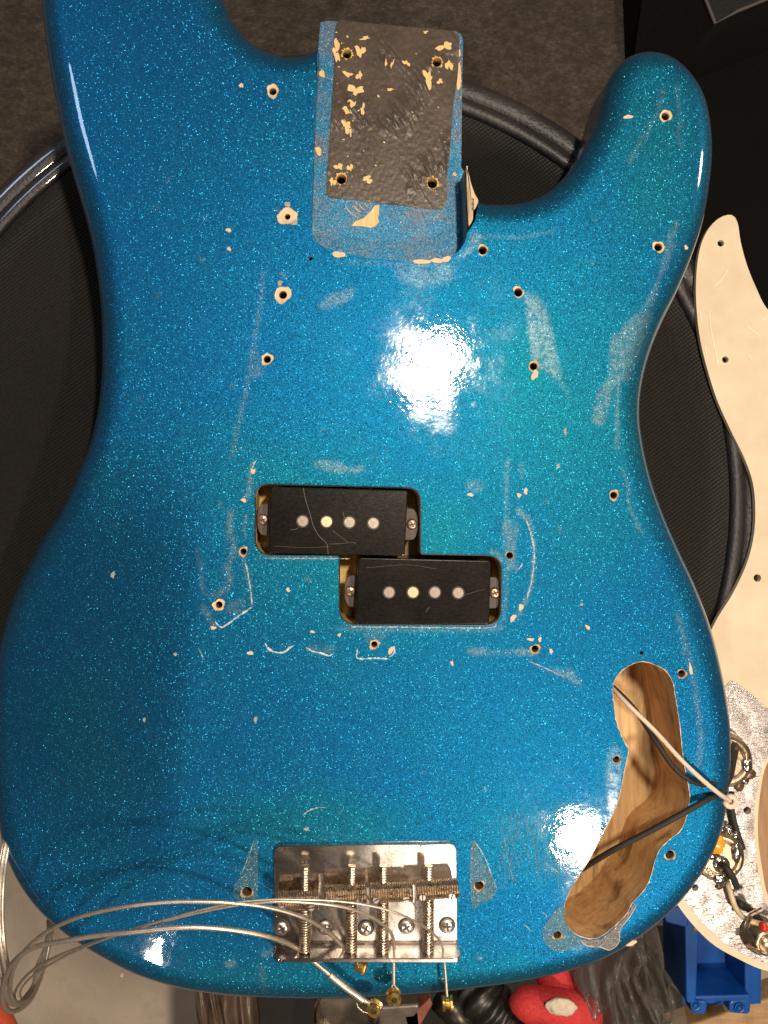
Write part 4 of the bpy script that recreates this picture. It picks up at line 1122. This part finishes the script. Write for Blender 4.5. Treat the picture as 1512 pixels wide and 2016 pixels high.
fl = [at2((p[0] + rr.uniform(-1, 1), p[1] + rr.uniform(-1, 1)), GZ) for p in spline(FO, 7, True)]
def crinkle(x, y): return 0.00022 * noise.noise(Vector((x * 160, y * 160, 0))) + 0.00012 * noise.noise(Vector((x * 420, y * 420, 5))) + 0.0003
fo = sheet('foil_shield', [fl] + [l for l, h in zip(ghl, GH) if h[1] > 1400], GZ + 0.0002, MAT_FOIL, guard, grid=0.0022, zf=crinkle, smooth=True)
for a in ([(1406, 563), (1420, 550), (1433, 531)], [(1396, 612), (1400, 650), (1410, 700), (1414, 720)], [(1378, 611), (1381, 636)], [(1473, 697), (1480, 708)], [(1388, 680), (1392, 706)], [(1470, 640), (1496, 662)], [(1500, 632), (1508, 624)]):
    V, F = tube([at(p[0], p[1], GZ + .0001) for p in spline(a, 5)], 0.0002, 4); obj('scratch', V, F, MAT_CREAMSCR, guard)
def pot(cx, cy, rpx, stamp):
    z = GZ + 0.0006; c = at(cx, cy, z + .008); r = rpx * U * (D - z) / D
    V, F = lathe([(r * 1.02, 0), (r * 1.02, 0.0012), (r * .97, 0.0016), (r * .95, 0.0065), (r * .9, 0.0075), (r * .82, 0.0078), (r * .80, 0.0074), (r * .72, 0.0074), (r * .70, 0.0079), (r * .60, 0.0081), (r * .58, 0.0077), (0, 0.0077)], 48)
    p = inst('potentiometer', mesh_of('pot_can', V, F, MAT_POT, False), guard, (c.x, c.y, z))
    for ch, ang, rad in stamp:
        cu = bpy.data.curves.new('stamp', 'FONT'); cu.body = ch; cu.size = 0.0034; cu.extrude = 0.00008; cu.align_x = 'CENTER'
        to = bpy.data.objects.new('stamp_tmp', cu); col.objects.link(to)
        bpy.context.view_layer.update()
        m2 = bpy.data.meshes.new_from_object(to); bpy.data.objects.remove(to)
        m2.materials.append(MAT_FLUX)
        inst('stamp', m2, p, (c.x + rad * r * math.cos(ang), c.y + rad * r * math.sin(ang), z + 0.0082), ang + PI / 2)
    return p, c, r, z
p1, c1, r1, z1 = pot(1432, 1500, 54, [])
p2, c2, r2, z2 = pot(1420, 1690, 50, [('RYO', PI * 1.22, .78), ('25', PI * 1.74, .82)])
def blob(name, px, py, z, rx, ry, rz_, mat, parent, sd=0):
    bm = bmesh.new(); bmesh.ops.create_icosphere(bm, subdivisions=3, radius=1.0)
    for v in bm.verts:
        n_ = v.co.normalized(); k_ = 1 + .22 * noise.noise(n_ * 1.7 + Vector((sd, 0, 0))) + .12 * noise.noise(n_ * 4 + Vector((0, sd, 0)))
        v.co = Vector((n_.x * rx, n_.y * ry, n_.z * rz_)) * k_
    m2 = bpy.data.meshes.new(name); bm.to_mesh(m2); bm.free(); m2.materials.append(mat)
    m2.polygons.foreach_set('use_smooth', [True] * len(m2.polygons))
    return inst(name, m2, parent, at(px, py, z))
ZP = GZ + .0085
blob('solder_blob', 1470, 1507, ZP, .0026, .0034, .0018, MAT_SOLDER, p1, 1); blob('solder_blob', 1465, 1536, ZP - .003, .0022, .0022, .0016, MAT_SOLDER, p1, 2)
blob('burnt_flux', 1474, 1524, ZP - .002, .0036, .0026, .0012, MAT_FLUX, p1, 3); blob('burnt_flux', 1455, 1546, ZP - .004, .0024, .003, .001, MAT_FLUX, p1, 4); blob('burnt_flux', 1446, 1472, ZP, .0022, .0026, .0014, MAT_FLUX, p1, 5)
V, F = tube([at(1469, 1484, ZP), at(1470, 1500, ZP + .001)], .0005, 8); obj('lug', V, F, MAT_POT, p1)
blob('solder_blob', 1418, 1731, ZP, .0034, .0028, .0018, MAT_SOLDER, p2, 6); blob('solder_blob', 1401, 1684, ZP, .0022, .0020, .0014, MAT_SOLDER, p2, 7)
blob('solder_blob', 1449, 1679, ZP, .0022, .0048, .0016, MAT_SOLDER, p2, 8); blob('burnt_flux', 1416, 1745, ZP - .002, .002, .0014, .001, MAT_FLUX, p2, 9)
V, F = lathe([(.0036, -.0003), (.0040, .0004), (.0036, .0009), (.0026, .0006), (.0022, .0018), (.0012, .0026), (0, .0028)], 24); q = at(1420, 1702, ZP)
inst('shaft_boss', mesh_of('shaft_boss', V, F, MAT_SOLDER, True), p2, (q.x, q.y, z2 + .0078))
for q, (a, b) in enumerate([(1420, 1632), (1434, 1636), (1446, 1646)]):
    V, F = tube([at(a - 4, b + 12, ZP - .004), at(a, b, ZP - .002), at(a + 3, b - 8, ZP - .003)], [.0011, .0014, .0009], 8); obj('lug', V, F, MAT_POT, p2)
    blob('solder_blob', a, b, ZP - .001, .0018, .0020, .0014, MAT_SOLDER, p2, 11 + q)
cp = blob('capacitor', 1409, 1661, ZP + .001, .0042, .0048, .0024, MAT_CAP, guard, 20)
V, F = tube([at(1412, 1652, ZP + .001), at(1420, 1640, ZP + .001), at(1432, 1634, ZP)], .0003, 6); obj('lead', V, F, MAT_SOLDER, cp)
# output jack at the lower right
V, F = lathe([(.0085, 0), (.0085, .001), (.0062, .0016), (.0062, .009), (.005, .010), (.0042, .0098), (.004, .006), (0, .006)], 28); q = at(1500, 1846, GZ + .005)
jk = inst('output_jack', mesh_of('output_jack', V, F, MAT_POT, True), guard, (q.x, q.y, GZ + .0006))
V, F = tube(path([(1470, 1825, -.034), (1478, 1800, -.030), (1500, 1790, -.030)]), .0011, 8); obj('jack_tongue', V, F, MAT_STEEL, jk)
V, F = tube(path([(1472, 1862, -.036), (1484, 1870, -.032), (1496, 1876, -.033)]), .0012, 8); obj('jack_tongue', V, F, MAT_STEEL, jk)
blob('red_bead', 1503, 1824, -.028, .002, .0024, .002, simple('red_plastic', (.45, .03, .015), rough=.4), jk, 30)
def wire(name, pts_, r, mat, parent):
    V, F = tube([tuple(p) for p in spline([tuple(at(*p)) for p in pts_], .002)], r, 10); return obj(name, V, F, mat, parent, True)
wire('pot_wire', [(1420, 1702, ZP + .003), (1430, 1708, ZP + .007), (1442, 1726, ZP + .006), (1450, 1745, ZP + .001)], .0016, MAT_WIREBLACK, guard)
wire('pot_wire', [(1432, 1735, ZP - .004), (1440, 1765, ZP - .004), (1450, 1790, ZP - .003), (1470, 1810, ZP), (1512, 1822, ZP), (1540, 1826, ZP)], .0013, simple('yellowed_wire', (.42, .33, .2), (.6, .48, .3), rough=.5), guard)
wire('pot_wire', [(1452, 1775, ZP - .006), (1480, 1795, ZP - .005), (1500, 1820, ZP - .004), (1506, 1850, ZP - .004)], .0016, MAT_WIREBLACK, guard)
wire('pot_wire', [(1440, 1560, ZP - .004), (1440, 1590, ZP - .005), (1446, 1620, ZP - .005), (1455, 1650, ZP - .005), (1462, 1670, ZP - .006)], .0014, MAT_WIREBLACK, guard)

# wires from the pickups through the control cavity
lw = wire('hookup_wire', [(1190, 1340, -.024), (1207, 1357, -.008), (1240, 1391, .001), (1290, 1440, .004), (1340, 1495, .008), (1380, 1533, .010), (1415, 1562, .007), (1437, 1577, -.002)], .00098, MAT_WIREWHITE, None)
tag(lw, 'dirty white wire crossing the top of the control cavity to a round bead', 'wire')
V, F = lathe([(.0012, -.0008), (.0030, -.0008), (.0034, 0), (.0030, .0009), (.0012, .0010)], 20, True); bp = at(1438, 1578, -.002)
inst('insulator_bead', mesh_of('insulator_bead', V, F, MAT_WIREWHITE, True), lw, bp)
lb = wire('hookup_wire', [(1190, 1335, -.026), (1208, 1354, -.010), (1238, 1383, -.003), (1266, 1420, -.002), (1295, 1465, .000), (1322, 1505, .002), (1350, 1531, .003), (1385, 1545, .0015), (1415, 1537, -.002), (1434, 1520, -.006), (1441, 1495, -.014), (1443, 1470, -.024), (1446, 1466, -.030)], .00112, MAT_WIREBLACK, None)
tag(lb, 'black cloth wire running beside the white wire and curling over the body edge', 'wire')
lb2 = wire('hookup_wire', [(1135, 1718, -.030), (1163, 1700, -.012), (1210, 1672, -.003), (1270, 1641, .001), (1330, 1609, .004), (1385, 1578, .0025), (1420, 1556, -.002), (1437, 1530, -.008), (1444, 1500, -.018), (1448, 1480, -.028)], .00125, MAT_WIREBLACK, None)
tag(lb2, 'black cloth wire stretched alone across the lower control cavity', 'wire')

# ================================================================== clutter below and beside the stool
TZ = -0.30
MAT_TRAY = simple('black_tray_plastic', (.006, .005, .004), (.016, .012, .010), rough=.55, scale=120)  # for a black tray added to keep the gaps below the body dark
tray = thing('added_dark_tray', 'black open tray added to darken the gaps below the bass body', 'tray', at(900, 2050, TZ))
tl = [at2(p, TZ) for p in [(480, 1830), (1345, 1830), (1345, 2400), (480, 2400)]]
V, F = prism(tl, TZ - .006, TZ); obj('tray_floor', V, F, MAT_TRAY, tray)
for a, b in zip(tl, tl[1:] + tl[:1]):
    dx, dy = b[0] - a[0], b[1] - a[1]; L_ = math.hypot(dx, dy); nx2, ny2 = -dy / L_ * .003, dx / L_ * .003
    V, F = prism([a, b, (b[0] + nx2, b[1] + ny2), (a[0] + nx2, a[1] + ny2)], TZ + .0002, TZ + .04); obj('tray_wall', V, F, MAT_TRAY, tray)
# creased brown bag at the tray's left end
MAT_BAG = simple('brown_creased_leather', (.05, .032, .022), (.15, .10, .07), rough=.4, scale=25, bump=.002, bscale=60)
nx_, ny_ = 60, 20; V = []; F = []
for j in range(ny_ + 1):
    for i in range(nx_ + 1):
        u_, v_ = i / nx_, j / ny_
        p = at(362 + 20 * v_ + 130 * u_, 1930 + 150 * v_, -.17)
        V.append((p.x, p.y, -.17 + .006 * noise.noise(Vector((u_ * 5.5 + v_ * .4, v_ * .5, 0))) * 2 + .0025 * math.sin(u_ * 33 + 2 * noise.noise(Vector((u_ * 3, v_, 4))) * 3 + v_) - .05 * max(0, abs(u_ - .5) - .32) * 3))
for j in range(ny_):
    for i in range(nx_):
        a = j * (nx_ + 1) + i; F.append((a, a + 1, a + nx_ + 2, a + nx_ + 1))
o = obj('leather_bag', V, F, MAT_BAG, None, True)
md = o.modifiers.new('thickness', 'SOLIDIFY'); md.thickness = .003; md.offset = -1
tag(o, 'brown creased leather bag showing below the lower left of the bass body', 'bag')
# shiny tin
MAT_TIN = simple('smeared_tin', (.16, .13, .10), (.5, .42, .34), rough=.2, metal=1.0, scale=60, rvar=.12)
tp = at(688, 2004, -.20); V, F = lathe([(.024, -.06), (.024, -.004), (.0255, -.002), (.0255, 0), (.024, .001), (.0225, -.001), (.0222, -.012), (0, -.012)], 40)
tn = inst('metal_tin', mesh_of('metal_tin', V, F, MAT_TIN, False), None, tp); tag(tn, 'shiny round metal tin under the thick string end', 'tin')
gb = [at2(p, -.19) for p in [(742, 1982), (826, 1976), (832, 2040), (748, 2060)]]
V, F = prism([tuple(p) for p in round_poly(gb, .003)], -.22, -.19, .002)
tag(obj('metal_bracket', V, F, simple('dull_grey_metal', (.10, .085, .07), (.2, .17, .14), rough=.4, metal=.6, scale=90)), 'dull grey metal block between the tin and the red folded card', 'bracket')
V, F = prism([at2(p, -.19) for p in [(796, 2002), (812, 1998), (846, 1965), (852, 1978), (830, 2016), (806, 2040)]], -.20, -.19, .001)
tag(obj('folded_card', V, F, simple('red_brown_card', (.20, .05, .03), (.32, .10, .06), rough=.5, scale=80)), 'small dark red folded card beside the grey metal block', 'card')
# black corrugated hose
hp = [at(*p) for p in [(930, 1940, -.21), (955, 1975, -.20), (985, 2010, -.20), (1000, 2080, -.20)]]
Q = spline([tuple(p) for p in hp], .0009); V, F = tube([tuple(p) for p in Q], [.017 + .0016 * math.sin(i * 1.15) for i in range(len(Q))], 24)
tag(obj('corrugated_hose', V, F, simple('black_rubber', (.008, .007, .006), (.02, .017, .015), rough=.38, scale=200), None, True), 'black corrugated hose left of the red padded handle', 'hose')
V, F = tube(path([(870, 1965, -.20), (905, 2000, -.20), (930, 2060, -.20)]), .010, 16)
tag(obj('dark_pipe', V, F, simple('gunmetal', (.03, .026, .022), (.07, .06, .05), rough=.35, metal=.7, scale=60), None, True), 'dark metal pipe beneath the hanging thin string end', 'pipe')
# red padded handle with worn pale patch
MAT_RED = M('red_flocked_rubber')
def _rd(m):
    v = m.coord(); n1 = m.noise(v, 500, 5, .7); n2 = m.noise(v, 60, 4)
    c = m.ramp(n1.outputs[0], [(.3, (.50, .018, .022)), (.7, (.72, .05, .055))]); c = m.mix(m.math('MULTIPLY_ADD', n2.outputs[0], 3, -1.5, clamp=True), c, (.38, .02, .02))
    m.set(Base_Color=c, Roughness=.75, Normal=m.bump(n1.outputs[0], .0008))
_rd(MAT_RED); MAT_RED = MAT_RED.m
rh = thing('padded_handle', 'bright red padded tool handle with a worn pale patch, bottom centre right', 'tool handle', at(1080, 2000, -.20))
Q = spline([tuple(at(*p)) for p in [(1004, 1975, -.175), (1022, 1976, -.172), (1060, 1979, -.17), (1100, 1985, -.168), (1135, 1993, -.168), (1158, 2002, -.17)]], .004)
n_ = len(Q); V, F = tube([tuple(p) for p in Q], [(.0105 + .0022 * i / n_) * (math.sin(min(1, (i + .5) / 4) * PI / 2)) for i in range(n_)], 24)
obj('grip', V, F, MAT_RED, rh, True)
Q = spline([tuple(at(*p)) for p in [(1078, 1880, -.19), (1092, 1930, -.185), (1118, 1970, -.178), (1150, 2010, -.175), (1172, 2060, -.175), (1185, 2120, -.175)]], .004)
V, F = tube([tuple(p) for p in Q], [.0115] * len(Q), 24); obj('grip', V, F, MAT_RED, rh, True)
V, F = [], []
bl_ = blob('pale_patch', 1105, 1982, -.1565, .0095, .0055, .0020, simple('worn_foam', (.52, .43, .33), (.72, .62, .5), rough=.9, scale=500, bump=.0006), rh, 40); bl_.rotation_euler = (0, 0, -.12)
# a few tool shafts under it
for q, (a, b, c_) in enumerate([(1048, 1120, (.02, .03, .12)), (1072, 1138, (.55, .5, .45)), (1096, 1150, (.35, .2, .06)), (1118, 1160, (.15, .03, .03))]):
    V, F = tube(path([(a, 1960, -.205), (a + 14, 2080, -.205)]), .004, 12)
    tag(obj('tool_shaft', V, F, simple('shaft_paint_%d' % q, c_, rough=.3, metal=.6 if q in (1, 2) else 0), None, True), ['dark blue', 'silver', 'brass coloured', 'dark red'][q] + ' thin tool shaft under the red padded handle', 'tool', 'tool shafts in the tray')
# blue plastic box
BB = -.19
MAT_BLUE = simple('blue_moulded_plastic', (.004, .065, .31), (.009, .095, .40), rough=.34, scale=40, bump=.0004, bscale=30)
bx = thing('plastic_box', 'bright blue moulded plastic box with screw tabs beneath the pickguard', 'plastic box', at(1400, 1880, BB - .03))
def pp(pts_, z): return [at2(p, z) for p in pts_]
V, F = prism(pp([(1306, 1700), (1500, 1700), (1498, 1976), (1346, 1980)], BB - .03), BB - .036, BB - .03); obj('box_floor', V, F, MAT_BLUE, bx)
for nm, a, z0, z1 in [('box_wall', [(1340, 1770), (1372, 1770), (1362, 1965), (1344, 1965)], -.03, .006), ('box_wall', [(1470, 1740), (1502, 1740), (1502, 1975), (1474, 1975)], -.03, -.004), ('box_wall', [(1300, 1770), (1345, 1770), (1342, 1812), (1296, 1800)], -.03, .010),
                      ('box_wall', [(1372, 1760), (1470, 1745), (1470, 1765), (1372, 1780)], -.03, -.002), ('screw_tab', [(1352, 1962), (1388, 1964), (1384, 1991), (1356, 1988)], -.004, .004), ('screw_tab', [(1434, 1966), (1476, 1964), (1474, 1994), (1432, 1991)], -.006, .002), ('box_wall', [(1360, 1958), (1476, 1955), (1476, 1968), (1358, 1970)], -.03, .002)]:
    V, F = prism([tuple(p) for p in round_poly(pp(a, BB), .003)], BB + z0 + .0003, BB + z1, .0012); obj(nm, V, F, MAT_BLUE, bx)
for a, b, z in ((1368, 1978, .0042), (1455, 1983, .0022), (1398, 1945, -.028)):
    q = at(a, b, BB + z); V, F = lathe([(.0035 if z > 0 else .012, .0006), (.0028 if z > 0 else .009, .0012), (.0024 if z > 0 else .007, 0), (0, -.0002)], 20)
    inst('screw_boss', mesh_of('screw_boss', V, F, MAT_BLUE, True), bx, q)
    V, F = lathe([(.0022 if z > 0 else .006, .0004), (0, .0004)], 16); inst('dark_bore', mesh_of('dark_bore', V, F, MAT_SLOT), bx, q)
V, F = tube(path([(1362, 1828, BB + .006), (1378, 1830, BB + .006)]), .0022, 8); obj('metal_clip', V, F, MAT_SCREW, bx)
# clear plastic bag with something black inside
MAT_CLEAR = M('clear_crinkled_plastic')
def _cl(m):
    t_ = m.t; tr = m.n('ShaderNodeBsdfTransparent'); gl_ = m.n('ShaderNodeBsdfGlossy'); df = m.n('ShaderNodeBsdfDiffuse'); mx = m.n('ShaderNodeMixShader'); mx2 = m.n('ShaderNodeMixShader')
    tr.inputs[0].default_value = (.95, .92, .90, 1); gl_.inputs['Roughness'].default_value = .10; gl_.inputs['Color'].default_value = (1, .95, .9, 1); df.inputs[0].default_value = (.5, .46, .42, 1)
    fr = m.n('ShaderNodeFresnel'); fr.inputs[0].default_value = 1.9
    v = m.coord(); n1 = m.noise(v, 90, 5, .7); bp_ = m.bump(n1.outputs[0], .004)
    m.l(bp_, gl_.inputs['Normal']); m.l(bp_, fr.inputs['Normal'])
    mx2.inputs[0].default_value = .09; m.l(tr.outputs[0], mx2.inputs[1]); m.l(df.outputs[0], mx2.inputs[2])
    m.l(fr.outputs[0], mx.inputs[0]); m.l(mx2.outputs[0], mx.inputs[1]); m.l(gl_.outputs[0], mx.inputs[2]); m.l(mx.outputs[0], m.o.inputs[0])
_cl(MAT_CLEAR); MAT_CLEAR = MAT_CLEAR.m
nx_, ny_ = 60, 70; V = []; F = []
for j in range(ny_ + 1):
    for i in range(nx_ + 1):
        u_, v_ = i / nx_, j / ny_
        lx = 1190 - 75 * v_ ; rx = 1275 + 95 * min(1, v_ * 1.25) + 8 * math.sin(v_ * 9)
        p = at(lx + (rx - lx) * u_, 1770 + 300 * v_, -.16)
        f1 = noise.noise(Vector((u_ * 5 + v_ * 1.2, v_ * 1.6, 2))); f2 = noise.noise(Vector((u_ * 9 - v_ * 2, v_ * 3, 5)))
        h_ = .024 * math.sin(PI * u_) ** .6 + .012 * (1 - abs(f1) * 3) * .7 + .006 * (1 - abs(f2) * 3)
        V.append((p.x, p.y, -.185 + h_))
for j in range(ny_):
    for i in range(nx_):
        a = j * (nx_ + 1) + i; F.append((a, a + 1, a + nx_ + 2, a + nx_ + 1))
cb_ = thing('plastic_bag', 'crumpled clear plastic bag with a black thing inside, between red handle and blue box', 'plastic bag', at(1240, 1950, -.20))
o = obj('film', V, F, MAT_CLEAR, cb_, True)
V, F = prism([tuple(p) for p in round_poly(pp([(1212, 1850), (1275, 1850), (1300, 1930), (1270, 2040), (1200, 2060), (1195, 1950)], -.19), .01)], -.205, -.184, .006)
tag(obj('black_pouch', V, F, simple('black_cloth', (.01, .009, .008), (.03, .027, .024), rough=.8, scale=200, bump=.001)), 'black pouch inside the clear plastic bag', 'pouch')
# wooden boards lower right
MAT_BOARD = wood('raw_board', (.40, .23, .11), (.56, .36, .19), axis=(.15, 1, 1), dirt=.3)
V, F = prism(pp([(1330, 2030), (1560, 1950), (1640, 2200), (1300, 2200)], -.24), -.26, -.24, .002)
tag(obj('wooden_board', V, F, MAT_BOARD), 'raw wooden board at the bottom right corner below the blue box', 'board')
V, F = prism(pp([(1440, 1380), (1600, 1380), (1640, 1900), (1530, 1900)], -.12), -.14, -.12, .002)
tag(obj('wooden_board', V, F, wood('dark_board', (.28, .15, .07), (.42, .25, .13), axis=(1, .1, 1), dirt=.5)), 'brown wooden board at the right edge beyond the foil shield', 'board')
# red-orange thing at the lower left corner
V, F = tube(path([(-85, 1925, -.30), (-38, 1972, -.30), (-4, 2040, -.30), (14, 2120, -.30)]), .016, 20)
tag(obj('orange_cable', V, F, simple('orange_red_plastic', (.80, .10, .04), (.88, .15, .07), rough=.45, scale=50), None, True), 'orange-red tube end in the bottom left corner on concrete', 'tube')
# black case at the upper right
cs = thing('black_case', 'black hard case corner with pale edge in the upper right corner', 'case', at(1460, -40, -.30))
MAT_CASE = simple('black_case_shell', (.004, .0035, .003), (.010, .008, .007), rough=.6, scale=300, bump=.0004)
V, F = prism([tuple(p) for p in pp([(1366, -60), (1408, 46), (1452, 22), (1530, -10), (1700, -80), (1600, -300), (1400, -300)], -.28)], -.40, -.28, .002); obj('shell', V, F, MAT_CASE, cs)
V, F = tube(path([(1366, -60, -.279), (1408, 46, -.279), (1452, 22, -.279), (1530, -10, -.279)]), .0012, 8); obj('edge_trim', V, F, simple('grey_trim', (.12, .10, .09), rough=.4), cs)
V, F = prism([tuple(p) for p in round_poly(pp([(1258, -200), (1660, -200), (1660, 620), (1300, 620), (1275, 250)], -.40), .03)], FLOOR + .013, -.40, .006)  # black slab added in place of the shadow over the carpet
tag(obj('carpet_shadow_slab', V, F, fabric('shadow_black', (.002, .0015, .0012), (.009, .0065, .005), scale=500, sheen=0.0)), 'black slab standing in for a shadow on the carpet behind the lower horn', 'bag')
